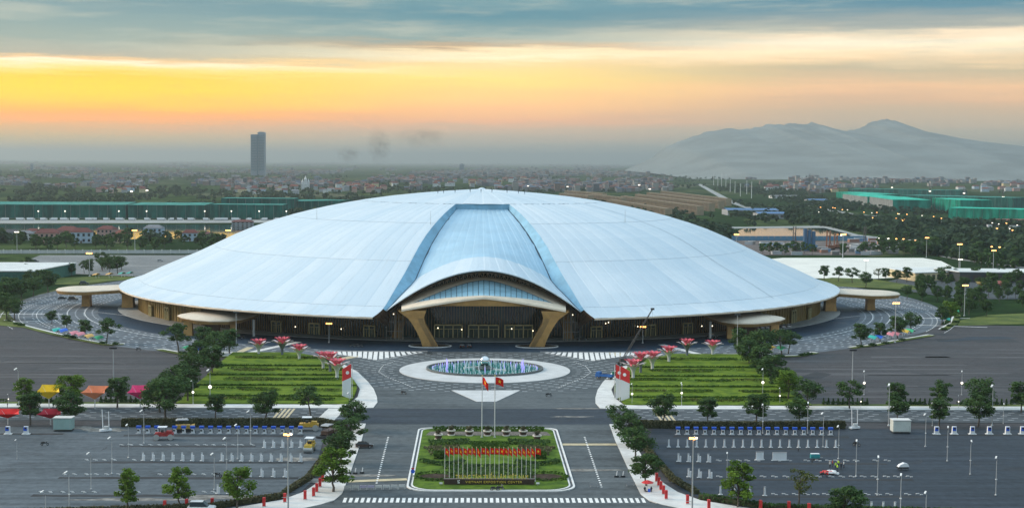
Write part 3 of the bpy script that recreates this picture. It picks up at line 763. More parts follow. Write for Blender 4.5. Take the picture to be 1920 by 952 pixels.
for px,pb,pt,k,l in ((240,955,876,'bright1','ragged bright green tree, leftmost along the near street'),(337,950,874,'bright0','full bright green tree, second from the left along the near street'),(444,952,872,'bright2','bright green tree with two crowns above the near hedge'),
        (1383,950,862,'bright0','full bright green tree beside the right charging lot'),(1497,950,876,'olive0','thin yellowish tree above the right lot hedge'),(1588,985,908,'dark0','dark round tree cut by the bottom edge, right lot')):
    ptree(px,pb,pt,k,l,GF,1.0 if k!='dark0' else 1.2)
GC='street trees along the cross road'
cr=[(50,762,706,'bright1'),(57,796,735,'dark1'),(132,764,699,'bright2'),(130,796,736,'dark0'),(220,763,706,'dark1'),(312,792,710,'dark2'),(404,784,738,'dark1'),(498,791,732,'dark0'),(583,782,722,'dark3'),(1243,796,738,'dark0'),(1327,796,744,'dark1'),(1418,796,736,'dark1'),(1497,796,746,'dark0'),(1516,764,712,'dark2'),(1593,765,711,'dark3'),(1682,764,716,'dark1'),(1682,788,742,'dark0'),(1764,765,714,'tier0'),(1761,798,747,'dark1'),(1837,765,709,'dark2'),(1834,798,738,'dark0'),(1915,772,714,'dark1')]
seen={'L':0,'R':0}
for px,pb,pt,k in cr:
    side='L' if px<960 else 'R'; seen[side]+=1
    near='near' if pb>780 else 'far'
    ordw=['first','second','third','fourth','fifth','sixth','seventh','eighth','ninth','tenth','eleventh','twelfth','thirteenth'][seen[side]-1]
    ptree(px,pb,pt,k,'%s tree from the left along the %s cross road, on its %s kerb'%(ordw,'left' if side=='L' else 'right',near),GC,1.15)
GA='trees lining the avenue pavements'
for px,pb,pt,k,l in ((662,806,752,'dark0','dark tree at the far end of the left avenue pavement'),(655,832,782,'dark2','second dark tree along the left avenue pavement'),(640,868,808,'dark0','third dark tree along the left avenue pavement'),(625,921,838,'bright0','bright green tree in the kerb pit at the near left pavement'),
        (1163,806,757,'dark3','loose dark tree at the far end of the right avenue pavement'),(1176,834,775,'dark0','second dark tree along the right avenue pavement'),(1190,864,802,'dark2','third dark tree along the right avenue pavement'),(1212,910,848,'dark0','dense dark tree above the red parasol')):
    ptree(px,pb,pt,k,l,GA,1.25)
GL='trees massed beside the terraced lawns'
for side,lst in (('left',[(335,660,606,'dark3'),(386,664,612,'dark0'),(430,662,616,'dark1'),(411,672,622,'dark2'),(372,690,640,'dark0'),(398,706,648,'dark1'),(360,722,664,'dark2'),(334,740,682,'dark0'),(352,752,690,'dark1'),(300,772,706,'dark0'),(324,766,700,'dark2')]),
                 ('right',[(1385,662,614,'dark1'),(1412,668,622,'dark0'),(1436,672,618,'dark2'),(1466,664,616,'dark3'),(1402,690,636,'dark0'),(1425,704,648,'dark1'),(1446,722,664,'dark0'),(1478,748,690,'bright2'),(1462,740,686,'dark1')])):
    for i,(px,pb,pt,k) in enumerate(lst):
        ptree(px,pb,pt,k,'%s tree from the hall in the dark row beside the %s lawn'%(['first','second','third','fourth','fifth','sixth','seventh','eighth','ninth','tenth','eleventh'][i],side),GL,1.15)
GR='trees in the beds round the ring plaza'
for side,lst in (('left',[(12,596,548,'dark0'),(28,600,562,'dark2'),(4,580,530,'dark1'),(97,607,582,'dark0'),(125,616,590,'dark1'),(160,632,599,'dark1'),(200,643,596,'dark3'),(90,548,506,'dark0'),(62,556,520,'dark2'),(40,562,524,'dark1'),(20,566,520,'dark0')]),
                 ('right',[(1615,648,606,'dark0'),(1650,640,604,'dark1'),(1683,634,592,'dark0'),(1708,624,586,'dark2'),(1766,608,572,'dark1'),(1782,604,562,'bright2'),(1478,662,618,'dark3'),(1545,524,497,'dark1'),(1572,527,499,'dark3'),(1598,530,501,'dark3'),(1623,538,510,'dark0'),(1648,525,502,'olive0'),(1661,525,502,'dark1'),(1681,529,506,'dark0'),(1700,528,500,'dark1')])):
    for i,(px,pb,pt,k) in enumerate(lst):
        ptree(px,pb,pt,k,'tree number %s from the %s round the %s half of the ring plaza'%(['one','two','three','four','five','six','seven','eight','nine','ten','eleven','twelve','thirteen','fourteen','fifteen'][i],'front' if side=='right' else 'picture edge',side),GR,1.1)
def scatter(polys,n,hmin,hmax,kinds,label,group,seed=1,mind=0):
    rr=random.Random(seed); c=0; P=[]
    for poly in polys:
        xs=[p[0] for p in poly]; ys_=[p[1] for p in poly]
        k=0; tries=0
        while k<n and tries<n*60:
            tries+=1
            x=rr.uniform(min(xs),max(xs)); y=rr.uniform(min(ys_),max(ys_))
            ins=False; j=len(poly)-1
            for i in range(len(poly)):
                if (poly[i][1]>y)!=(poly[j][1]>y) and x<(poly[j][0]-poly[i][0])*(y-poly[i][1])/(poly[j][1]-poly[i][1])+poly[i][0]: ins=not ins
                j=i
            if not ins or any((x-a)**2+(y-b_)**2<mind*mind for a,b_ in P[-60:]): continue
            P.append((x,y)); k+=1
            if label: tree(x,y,rr.uniform(hmin,hmax),rr.choice(kinds),label,group,rr.uniform(1.0,1.35))
    return P
scatter([pxpoly([(1690,560),(1720,536),(1760,522),(1920,522),(1925,592),(1810,592),(1760,575)])],58,5.5,9,['dark0','dark1','dark2','far0'],'dark tree in the park on the right between canopies and long shed','trees of the right hand park',3,5)
scatter([pxpoly([(0,548),(0,508),(60,500),(90,520),(60,548)])],14,6,9,['dark0','dark1','far0'],'dark tree beside the low green walled shed on the left','trees by the left shed',4,4)
scatter([pxpoly([(105,520),(112,500),(180,500),(260,505),(255,516)])],9,8,13,['dark1','dark2','dark3'],'tree on the grass strip before the far left car park','trees of the far left car park',9,9)
scatter([pxpoly([(0,474),(0,450),(420,448),(400,470),(300,473)])],46,8,13,['far0','far1','far2'],'tree among the lakeside houses on the left','trees among the lakeside houses',5,9)
scatter([pxpoly([(1640,482),(1640,452),(1720,452),(1920,480),(1920,516),(1800,500),(1740,484)])],60,7,12,['far0','far1','far2'],'tree on the mid right beyond the white concrete pad','trees beyond the concrete pad',6,9)
scatter([pxpoly([(1400,480),(1400,474),(1740,474),(1750,480)])],16,8,12,['far0','far1','far2'],'tree along the far edge of the white concrete pad','trees edging the concrete pad',8,12)
# ------------------------------------------------------------------ distant woods (a mass) and towns
def quads_mass(name,V,m,kind='stuff',label=None,cat=None):
    o=bpy.data.objects.new(name,mesh_quads(name,V,m)); COL.objects.link(o); o['kind']=kind
    if label: o['label']=label; o['category']=cat
    return o
def pnoise(x,y,s=0):   # cheap value noise
    def h(i,j): return (math.sin(i*127.1+j*311.7+s*74.7)*43758.5453)%1
    i,j=math.floor(x),math.floor(y); u,v=x-i,y-j; u=u*u*(3-2*u); v=v*v*(3-2*v)
    return (h(i,j)*(1-u)+h(i+1,j)*u)*(1-v)+(h(i,j+1)*(1-u)+h(i+1,j+1)*u)*v
rr=random.Random(11); C_=[];S_=[]
def wood(px,py,h,rows=1):
    g=G(px,py); 
    C_.append((g.x+rr.uniform(-2,2),g.y,h*.55)); S_.append((h*.55*rr.uniform(.8,1.3),h*.55,h*.5))
def built(px,py):    # areas that stay free of woods
    if py>=447 and 1360<px<1650: return True
    if 405<py<452 and px<560: return True
    if 424<py<449 and 1370<px<1610: return True
    if 360<py<412 and 1040<px<1370 and py<363+(px-1000)*.14: return True
    if px>1570 and 404<py<476: return True
    if 352<py<420 and px>1560 and py>340+ (px-1560)*.02: return py<372+(px-1560)*.13
    return False
for k in range(15000):
    px=rr.uniform(-60,1980); py=306+ (rr.random()**1.25)*150
    hz=303+.0075*(px-960)
    if py<hz+5: continue
    if 330<px<1480 and py>497-abs(px-905)*.0-abs(0) : continue
    d=pnoise(px/85,py/7,1)*.6+pnoise(px/30,py/4,2)*.4
    if d<.44+ .10*(py<345) or built(px,py): continue
    wood(px,py,rr.uniform(5,10) if py>345 else rr.uniform(7,14))
for k in range(430):   # belts on the right: diagonal avenues of trees
    t_=rr.random()
    for (x0,y0,x1,y1,sp) in ((1400,388,1960,462,2.2),(1500,412,1960,478,2.0),(1440,404,1960,494,1.6),(1640,425,1960,448,1.5),(1700,470,1960,502,3),(1370,352,1600,392,6),(1620,415,1960,428,1.6)):
        if rr.random()<.55: 
            x=x0+(x1-x0)*t_+rr.uniform(-8,8); wood(x,y0+(y1-y0)*t_+rr.uniform(-sp,sp),rr.uniform(6,10))
V=leaves_np(C_,S_,15,2.1); 
k=len(C_)
quads_mass('distant_woodland',V,LEAF_F)
# towns as a mass beyond counting
TW=[mat('far_wall_%d'%i,c,.9) for i,c in enumerate(((.24,.24,.25),(.16,.17,.19),(.30,.29,.27),(.21,.15,.13),(.11,.12,.14)))]
TR=[mat('far_roof_%d'%i,c,.9) for i,c in enumerate(((.15,.06,.05),(.19,.09,.07),(.09,.10,.11),(.18,.19,.20),(.06,.10,.16)))]
mb=MB(); n=0
for k in range(26000):
    px=rr.uniform(-40,1960); hz=303+.0075*(px-960); py=hz+3.5+ (rr.random()**1.5)*52
    d=pnoise(px/110,(py-hz)/5,5)*.55+pnoise(px/26,(py-hz)/3,6)*.45
    thr=.50 if py-hz<26 else .56
    if px<330: thr+=.07
    if 1260<px<1480 and py-hz>12: thr+=.2
    if d<thr or built(px,py): continue
    g=G(px,py); sc=1+g.y/9000
    w_=rr.uniform(6,11)*sc; dd=rr.uniform(8,14)*sc; h=rr.uniform(5,10)*sc**.5*(1.9 if rr.random()<.08 else 1)
    x,y=g.x,g.y; mb.cur=rr.randrange(5)
    mb.quad((x-w_/2,y,-.3),(x+w_/2,y,-.3),(x+w_/2,y,h),(x-w_/2,y,h))
    mb.quad((x-w_/2,y+dd,-.3),(x-w_/2,y,-.3),(x-w_/2,y,h),(x-w_/2,y+dd,h)); mb.quad((x+w_/2,y,-.3),(x+w_/2,y+dd,-.3),(x+w_/2,y+dd,h),(x+w_/2,y,h))
    mb.cur=5+rr.randrange(5); q=rr.uniform(.5,2.6)
    mb.quad((x-w_/2-.4,y-.4,h),(x+w_/2+.4,y-.4,h),(x+w_/2,y+dd/2,h+q),(x-w_/2,y+dd/2,h+q)); mb.quad((x-w_/2,y+dd/2,h+q),(x+w_/2,y+dd/2,h+q),(x+w_/2+.4,y+dd,h),(x-w_/2-.4,y+dd,h))
    n+=1
    if n>9000: break
o=mb.build('distant_town',TW+TR); o['kind']='stuff'
# mountains in the haze
mb=MB()
for (pts,Y) in (([(1170,320),(1215,300),(1250,276),(1290,258),(1330,247),(1370,241),(1400,243),(1430,236),(1450,232),(1466,235),(1482,230),(1498,234),(1512,232),(1524,229),(1548,238),(1580,246),(1600,244),(1622,236),(1634,228),(1648,226),(1662,224),(1676,227),(1690,233),(1710,243),(1760,252),(1840,268),(1920,280),(1990,300)],10000),):
    P=[]
    for px,py in pts:
        d=_fw+_r2*((px-960)/F_PX)-_u2*((py-476)/F_PX); t_=Y/d.y; P.append((CAM_X+d.x*t_,Y,max(0,CAM_H+d.z*t_)))
    fine=[]
    for (a,b_) in zip(P,P[1:]):
        for q in range(4):
            f=q/4; fine.append((a[0]+(b_[0]-a[0])*f,Y,a[2]+(b_[2]-a[2])*f+rr.uniform(-6,6)*(a[2]>90)))
    fine.append(P[-1])
    zs_=[f[2] for f in fine]; sm=[sum(zs_[max(0,i-22):i+23])/len(zs_[max(0,i-22):i+23]) for i in range(len(zs_))]
    mb.grid([[(f[0],Y-3200,-1) for f in fine],[(f[0],Y-1600,min(.55*s_,.7*f[2])) for f,s_ in zip(fine,sm)],[(x,Y,z) for x,y,z in fine],[(x,Y+1600*(z/400)+1,-1) for x,y,z in fine]])
struct('hills',mb,mat('haze_paled_hill',(.19,.215,.21),.95,var=.15,scale=.004),smooth=True)  # hill colour paled to stand in for distance haze
# ------------------------------------------------------------------ lawns, hedges and beds
def leaf_strip(name,pts,width,h,m,n,leaf=.28,parent=None,z0=0.0,label=None,cat=None,group=None,kind=None,core=None):
    """clipped hedge: leafy skin over a solid core along a polyline"""
    pts=[Vector((p[0],p[1],0)) for p in pts]; L=[(b_-a).length for a,b_ in zip(pts,pts[1:])]; tot=sum(L)
    V=[]; rg=NR
    k=rg.random(n)*tot; cum=np.concatenate([[0],np.cumsum(L)])
    for q in k:
        i=min(int(np.searchsorted(cum,q))-1,len(L)-1); i=max(i,0); t_=(pts[i+1]-pts[i]).normalized(); p=pts[i]+t_*(q-cum[i]); nn=Vector((-t_.y,t_.x,0))
        s=rg.random()*2-1; zz=z0+h*(1-abs(s)**4*.25) if rg.random()<.6 else z0+h*rg.random()
        if zz<z0+h*.8: s=math.copysign(.9+.15*rg.random(),s)
        c=p+nn*(s*width/2)+Vector((0,0,zz))
        u=Vector(rg.normal(size=3)).normalized(); w_=u.orthogonal().normalized(); w2=u.cross(w_); l=leaf*(.6+.8*rg.random())
        V+= [c-w_*l-w2*l*.6,c+w_*l-w2*l*.6,c+w_*l+w2*l*.6,c-w_*l+w2*l*.6]
    V=np.array([tuple(v) for v in V])
    o=bpy.data.objects.new(name,mesh_quads(name,V,m)); COL.objects.link(o)
    if label: tag(o,label,cat,group,kind)
    elif kind: o['kind']=kind
    if parent: o.parent=parent
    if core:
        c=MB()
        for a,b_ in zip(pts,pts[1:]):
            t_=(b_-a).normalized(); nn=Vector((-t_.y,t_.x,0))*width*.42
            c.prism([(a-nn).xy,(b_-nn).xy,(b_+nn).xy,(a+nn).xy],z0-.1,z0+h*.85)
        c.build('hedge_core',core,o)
    return o
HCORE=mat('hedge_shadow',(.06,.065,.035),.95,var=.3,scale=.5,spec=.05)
LSTEP=[436.3,449,468,488,507,541]
for s,w_ in ((-1,'left'),(1,'right')):
    lawn=thing('terraced_lawn',(0,0,0),'bright green terraced lawn of clipped strips on the %s of the avenue'%w_,'lawn','terraced lawns')
    for k in range(5):
        y0,y1=LSTEP[k],LSTEP[k+1]; z=.25+.42*k
        xi=lambda y: float(np.interp(y,[436,450,466,485,508,526,541],[42.2,41.2,41.6,45,50.6,58.5,70.5]))+.3
        xo=94.5 if s<0 else 100
        poly=[(s*xi(y),y) for y in np.linspace(y0,y1,6)]+[(s*xo,y1),(s*xo,y0)]
        if s>0: poly=poly[::-1]
        MB().prism(poly,-.2,z).build('grass_terrace',GRASS,lawn)
        if k: leaf_strip('clipped_edge',[(s*(xi(y0)+1),y0-.3),(s*(xo-.5),y0-.3)],.9,.55,LEAF_G,420,.22,lawn,z0=z-.45)
        # planted drifts on each terrace
        for q in range(6):
            cx_=R.uniform(xi(y0)+8,xo-10); L_=R.uniform(5,9); cy_=(y0+y1)/2+R.uniform(-1,3)
            leaf_strip('planted_drift',[(s*(cx_-L_),cy_),(s*cx_,cy_+R.uniform(-1,1)),(s*(cx_+L_),cy_)],2.6,.45,(LEAF_Y,LEAF_G,LEAF_B)[q%3],230,.22,lawn,z0=z)
# median island with kerb
def rrect(x0,x1,y0,y1,r0,r1,n=8):
    P=[]
    for cx_,cy_,r,a0 in ((x1-r0,y0+r0,r0,-PI/2),(x1-r1,y1-r1,r1,0),(x0+r1,y1-r1,r1,PI/2),(x0+r0,y0+r0,r0,PI)):
        P+=[(cx_+r*math.cos(a0+PI/2*k/n),cy_+r*math.sin(a0+PI/2*k/n)) for k in range(n+1)]
    return P
med=thing('median_island',(0,0,0),'green planted island with white kerb in the middle of the avenue','island')
KERB=mat('white_kerb',(.72,.72,.70),.7,var=.1,scale=1)
o_=rrect(-19.4,19.2,320.3,397.5,5.5,3.2)
mb=MB()
def inset(P,d):
    c=(0,358); return [(p[0]-math.copysign(d,p[0]) ,p[1]-math.copysign(d,p[1]-358)) for p in P]
for a,b_,z in ((0,.45,.12),(1.0,1.35,.10)):
    A_,B_=inset(o_,a),inset(o_,b_)
    mb.grid([[(*p,-.1) for p in A_+A_[:1]],[(*p,z) for p in A_+A_[:1]],[(*p,z) for p in B_+B_[:1]],[(*p,-.1) for p in B_+B_[:1]]])
mb.build('kerb',KERB,med)
MB().prism(inset(o_,.5),-.1,.0).build('kerb_gap',A_CENT,med)
MB().prism(inset(o_,1.4),-.1,.14).build('grass',mat('median_grass',(.115,.190,.022),.9,col2=(.055,.105,.016),scale=.3,spec=.1),med)
MB().prism([(-17,386),(17,386),(16,391.5),(-16,391.5)],-.1,.17).build('gravel_bed',mat('pebble_bed',(.13,.115,.10),.95,var=.5,scale=2.5),med)
for s in (-1,1):
    MB().prism([(s*13+3.9*math.cos(q),334.5+3.3*math.sin(q)) for q in np.linspace(0,2*PI,28,endpoint=False)],-.1,.2).build('soil_bed',SOIL,med)
    leaf_strip('ring_hedge',[(s*13+4.8*math.cos(q),334.5+4.1*math.sin(q)) for q in np.linspace(0,2*PI,20)],.9,.5,LEAF_G,420,.2,med,z0=.1)
    leaf_strip('boat_hedge',[(s*6.5,351),(s*9,348.5),(s*12,347.8),(s*15,349.5),(s*16.8,352)],1.6,.8,LEAF_D,420,.24,med,z0=.1)
    leaf_strip('dome_shrub',[(s*11,357),(s*14,357)],4.2,1.3,LEAF_G,420,.26,med,z0=.1)
    leaf_strip('loose_planting',[(s*7,366),(s*16,364)],9,.7,LEAF_BR,520,.25,med,z0=.1)
    leaf_strip('loose_planting',[(s*5,376),(s*16,374)],4,.9,LEAF_D,420,.25,med,z0=.1)
leaf_strip('back_hedge',[(-15.5,393.7),(15.5,393.7)],3.2,.8,LEAF_G,900,.25,med,z0=.1)
leaf_strip('front_hedge',[(-12,345),(12,345)],2.4,.7,LEAF_D,600,.24,med,z0=.1)
leaf_strip('ground_cover',[(-5,368),(5,368)],14,.7,LEAF_G,1100,.26,med,z0=.1)
leaf_strip('ground_cover',[(-10,339),(10,339)],7,.6,LEAF_D,900,.24,med,z0=.1)
# planters with boulders at the back of the island
POT=mat('dark_planter',(.07,.035,.028),.7,var=.2,scale=2); RIM=mat('planter_rim',(.72,.66,.60),.7)
for i,(px,py) in enumerate(((822,824),(846,816),(880,817),(914,817),(949,817),(981,817),(1007,826))):
    g=G(px,py); t_=thing('stone_planter',(g.x,g.y,.12),'%s dark planter with pale rims on the island from the left'%['first','second','third','fourth','fifth','sixth','seventh'][i],'planter','planters on the island')
    mb=MB(); mb.lathe([(.7,0),(.95,.9),(1.0,1.3),(.8,1.35)],n=12); mb.build('pot',POT,t_,smooth=True)
    MB().lathe([(1.02,1.15),(1.2,1.2),(1.2,1.5),(.9,1.5)],n=12).build('rim',RIM,t_)
    MB().lathe([(.85,.0),(1.0,.02),(1.0,.3),(.8,.3)],n=12).build('foot',RIM,t_)
    V=leaves_np([(0,0,1.9),(.3,0,2.3),(-.3,.1,2.1)],[(.6,.6,.5)]*3,50,.16); c=bpy.data.objects.new('shrub',mesh_quads('shrub',V,LEAF_BR)); COL.objects.link(c); c.parent=t_
# sign wall with standing letters
GOLDL=mat('gold_letter',(.85,.62,.10),.4,metal=.3)
sg=thing('name_sign',(-.45,327.0,.1),'dark name wall with gold standing letters before the row of flags','sign')
MB().box((0,0,.62),(20.8,.9,1.25)).build('wall',mat('sign_stone',(.045,.025,.02),.5,var=.2,scale=1),sg)
MB().box((0,0,1.28),(21.0,1.05,.09)).build('cap',mat('sign_cap',(.10,.07,.06),.5),sg)
def text_mesh(txt,size,ext):
    cu=bpy.data.curves.new('txt','FONT'); cu.body=txt; cu.size=size; cu.extrude=ext; cu.align_x='CENTER'; cu.space_character=1.15
    ob=bpy.data.objects.new('txt',cu); COL.objects.link(ob); dg=bpy.context.evaluated_depsgraph_get()
    me=bpy.data.meshes.new_from_object(ob.evaluated_get(dg)); bpy.data.objects.remove(ob); return me
def put_text(txt,size,loc,width,name,m,parent):
    me=text_mesh(txt,size,.1); o=bpy.data.objects.new(name,me); COL.objects.link(o); me.materials.clear(); me.materials.append(m)
    xs=[v.co.x for v in me.vertices]; sx=width/(max(xs)-min(xs)) if xs else 1
    o.location=loc; o.rotation_euler=(PI/2,0,0); o.scale=(sx,1.0,1); o.parent=parent; o['kind']='stuff'; return o
put_text('TRUNG TÂM TRIỂN LÃM VIỆT NAM',1.35,(.6,-.35,1.33),16.6,'gold_letters',GOLDL,sg)
put_text('VIETNAM EXPOSITION CENTER',.72,(1.0,-.58,.42),13.0,'wall_letters',GOLDL,sg)
mb=MB(); mb.box((-7.2,-.5,.78),(.22,.08,.5)); mb.box((-7.05,-.5,.5),(.5,.08,.3)); mb.box((-6.9,-.5,1.02),(.2,.08,.22)); mb.build('emblem',PAINT,sg)
for s in (-1,1): 
    t_=thing('spot_lamp',(s*11.1-.45,326.2,.1),'small white ground spot lamp at the %s end of the name wall'%('left' if s<0 else 'right'),'lamp','ground spot lamps'); MB().box((0,0,.12),(.3,.3,.25)).build('foot',STEEL,t_); MB().box((0,0,.42),(.75,.5,.4),rx=-.4).build('head',WALK,t_)
# flags
REDF=mat('red_flag_cloth',(.72,.020,.012),.8,spec=.1); STARY=mat('yellow_star',(.95,.62,.02),.7)
POLE=mat('white_pole',(.72,.73,.73),.4,metal=.2)
def flag_parts(root,h,fw,fh,ph,droop,rad):
    MB().tube([(0,0,0),(0,0,h*.5),(0,0,h)],[rad,rad*.85,rad*.6],8).build('pole',POLE,root)
    mb=MB(); mb.lathe([(0,h+rad*3),(rad*1.6,h+rad*1.5),(0.02,h)],n=8); mb.build('finial',mat('gold_ball',(.8,.6,.2),.3,metal=.5),root)
    MB().lathe([(rad*2.6,0),(rad*2.6,.12),(rad*1.4,.2)],n=8).build('base',STEEL,root)
    n=9; pt=lambda u,v:(rad+fw*u*(1-droop*.35),.16*fw*math.sin(ph+u*5.5)*u,h-.12-fh*v-droop*fw*u*u*.75)
    rows=[[pt(u,v) for v in np.linspace(0,1,5)] for u in np.linspace(0,1,n)]
    fl=MB().grid(rows).build('flag',REDF,root,smooth=True)
    for side in (-1,1):
        P=[]
        for k in range(10):
            a=PI/2+k*PI/5; r_=.30*fh*(1 if k%2==0 else .4); u=.5+r_*math.cos(a)/fw; v=.5-r_*math.sin(a)/fh
            q=pt(u,v); P.append((q[0],q[1]+side*.03,q[2]))
        c=pt(.5,.5); mbs=MB()
        for k in range(10): mbs.face([(c[0],c[1]+side*.03,c[2]),P[k],P[(k+1)%10]])
        mbs.build('star',STARY,fl)
for i in range(21):
    px=834.2+i*8.42; g=G(px,899)
    r_=thing('flagpole',(g.x,329.9,.14),'white pole with red flag, %s from the left behind the sign'%(['first','second','third','fourth','fifth','sixth','seventh','eighth','ninth','tenth','eleventh','twelfth','thirteenth','fourteenth','fifteenth','sixteenth','seventeenth','eighteenth','nineteenth','twentieth','last'][i]),'flagpole','row of flags behind the name wall',rz=R.uniform(-.5,.5))
    flag_parts(r_,7.9,1.35,1.35,R.uniform(0,6),R.choice((.35,.6,.9)),.075)
for i,px in enumerate((903.5,927.5)):
    g=G(px,820); r_=thing('tall_flagpole',(g.x,g.y,.14),'tall white flagpole, %s of the pair at the back of the island'%('left' if i==0 else 'right'),'flagpole','pair of tall flagpoles',rz=(-.6 if i==0 else .1))
    flag_parts(r_,16.4,2.6,2.0,1.0+i*2,.9 if i==0 else .45,.14)
# fountain
ft=thing('fountain',(0,509.5,0),'round fountain pool with steel sphere and many water jets','fountain')
POOL=bpy.data.materials.new('pool_water'); POOL.use_nodes=True; t=NT(POOL.node_tree); t.nt.nodes.clear()
b=t.n('ShaderNodeBsdfPrincipled'); o=t.n('ShaderNodeOutputMaterial'); t.l(b.outputs[0],o.inputs[0])
n=t.noise(t.n('ShaderNodeNewGeometry').outputs['Position'],.45,4,.6); t.l(t.ramp(n,[(.3,(.01,.10,.10,1)),(.5,(.03,.22,.20,1)),(.7,(.10,.36,.34,1))]),b.inputs['Base Color']); b.inputs['Roughness'].default_value=.08
bp=t.n('ShaderNodeBump'); bp.inputs['Strength'].default_value=.25; t.l(t.noise(None,6,3),bp.inputs['Height']); t.l(bp.outputs[0],b.inputs['Normal'])
FC=2.2
mb=MB(); mb.prism([(20.2*math.cos(q),FC+17.5*math.sin(q)) for q in np.linspace(0,2*PI,72,endpoint=False)],.0,.10); mb.build('water',POOL,ft)
mb=MB(); mb.grid([[(20.2*k*math.cos(q),FC+17.5*k*math.sin(q),z) for q in np.linspace(0,2*PI,73)] for k,z in ((1.0,.05),(1.0,.75),(1.035,.75),(1.035,.0))]); mb.build('rim',mat('dark_granite',(.10,.11,.11),.5,var=.2,scale=1),ft)
mb=MB(); mb.lathe([(3.4,.1),(3.4,.5),(2.2,.9),(1.6,1.4)],(0,FC,0),24); mb.build('plinth',mat('dark_plinth',(.03,.05,.05),.4),ft)
mb=MB(); mb.lathe([(.01+1.75*math.sin(PI*k/14),3.0-1.75*math.cos(PI*k/14)) for k in range(15)],(0,FC,0),28); mb.build('steel_sphere',mat('mirror_steel',(.75,.77,.78),.12,metal=1.0),ft,smooth=True)
for s in (-1,1): MB().box((s*4.6,FC+s*-2.6,.3),(6.5,.6,.4),rz=-s*.45).build('walkway',WALK,ft)
JET=mat('white_water_jet',(.86,.88,.95),.5,spec=.3)
JETP=mat('violet_lit_jet',(.62,.55,.95),.5,emit=(.35,.25,1.0),es=.55)  # violet lamp light put into the water as colour and glow
jets=MB()
def jet(x,y,h,r_):
    jets.tube([(x,y,.1),(x,y,h*.6),(x,y,h)],[r_*.55,r_,r_*.3],5)
for ring,n_,h,rw in ((.93,92,1.0,.12),(.80,60,1.4,.12),(.55,36,1.8,.14),(.35,20,2.2,.15)):
    for k in range(n_):
        a=2*PI*k/n_; jets.cur=1 if (ring>.9 and math.sin(a)>-.1 and k%2) or (k%9==0) else 0
        jet(20.2*ring*math.cos(a),FC+17.5*ring*math.sin(a),h*R.uniform(.7,1.2),rw*R.uniform(.8,1.2))
for s in (-1,1):
    for k in range(7):
        jets.cur=1; jet(s*(13.5+R.uniform(-.5,.5)),FC-6+k*1.8,R.uniform(1.6,3.4),.2)
o=jets.build('water_jets',[JET,JETP],ft,kind='stuff')
# ------------------------------------------------------------------ flower sculptures
PET_R=mat('red_petal',(.62,.05,.09),.5,col2=(.75,.16,.2),scale=.8,world=False); PET_W=mat('pale_petal',(.72,.62,.62),.5); STEM_W=mat('pale_stem',(.62,.63,.63),.5); STEM_G=mat('grey_stem',(.13,.15,.17),.5)
def flower_proto(kind):
    t_=thing('flower_sculpture',(0,-500,0),'x','sculpture')
    H=5.6 if kind=='red' else 6.6
    st=MB(); st.lathe([(.75,0),(.5,.3),(.42,H*.4),(.5,H*.55),(1.0,H*.72),(1.9,H*.86)],n=12); st.build('stem',STEM_W if kind=='red' else STEM_G,t_,smooth=True)
    for tier,(n_,r0,r1,z0,z1,m_) in enumerate(((7,1.0,3.9,H*.80,H*.97,PET_W),(9,.4,2.7,H*.82,H*1.14,PET_R))):
        for k in range(n_):
            a=2*PI*(k+.5*tier)/n_; p=MB(); rows=[]
            for f,wd in ((0,.2),(.35,.62),(.7,.55),(1,.05)):
                r_=r0+(r1-r0)*f; z=z0+(z1-z0)*(math.sin(f*PI/2)); 
                rows.append([(r_*math.cos(a)-wd*q*math.sin(a),r_*math.sin(a)+wd*q*math.cos(a),z+.18*abs(q)) for q in (-1,0,1)])
            p.grid(rows).build('petal',m_,t_)
    MB().lathe([(.9,H*.82),(1.0,H*.88),(.8,H*.94),(.1,H*.97)],n=12).build('heart',PET_R,t_,smooth=True)
    return t_
first={'red':flower_proto('red'),'grey':flower_proto('grey')}; used=set()
def place(proto,key,loc,rz,label,scale=1,group=None):
    if key not in used: used.add(key); proto.location=loc; proto.rotation_euler=(0,0,rz); proto.scale=(scale,)*3 if isinstance(scale,(int,float)) else scale; proto['label']=label; r_=proto
    else: r_=dup(proto,loc,rz,label,scale)
    if group: r_['group']=group
    return r_
ords=['first','second','third','fourth','fifth','sixth','seventh','eighth','ninth','tenth','eleventh','twelfth','thirteenth','fourteenth','fifteenth','sixteenth','seventeenth','eighteenth','nineteenth','twentieth']
for side,lst in (('left',[(485,672,637,'red'),(529,674,634,'grey'),(561,682,647,'red'),(606,698,661,'red'),(619,704,662,'grey'),(632,716,674,'red')]),('right',[(1187,716,675,'red'),(1201,706,662,'grey'),(1223,700,660,'red'),(1254,687,650,'red'),(1288,675,637,'grey'),(1336,673,639,'red')])):
    for i,(px,pb,pt,k) in enumerate(lst):
        g=G(px,pb); h=(pb-pt)*MPP(g.y); place(first[k],'fl'+k,(g.x,g.y,0),R.random()*3,'%s flower sculpture from the left at the edge of the %s lawn, %s stem'%(ords[i],side,'pale' if k=='red' else 'dark'),h/(6.2 if k=='red' else 7.2),'flower sculptures at the lawn edges')
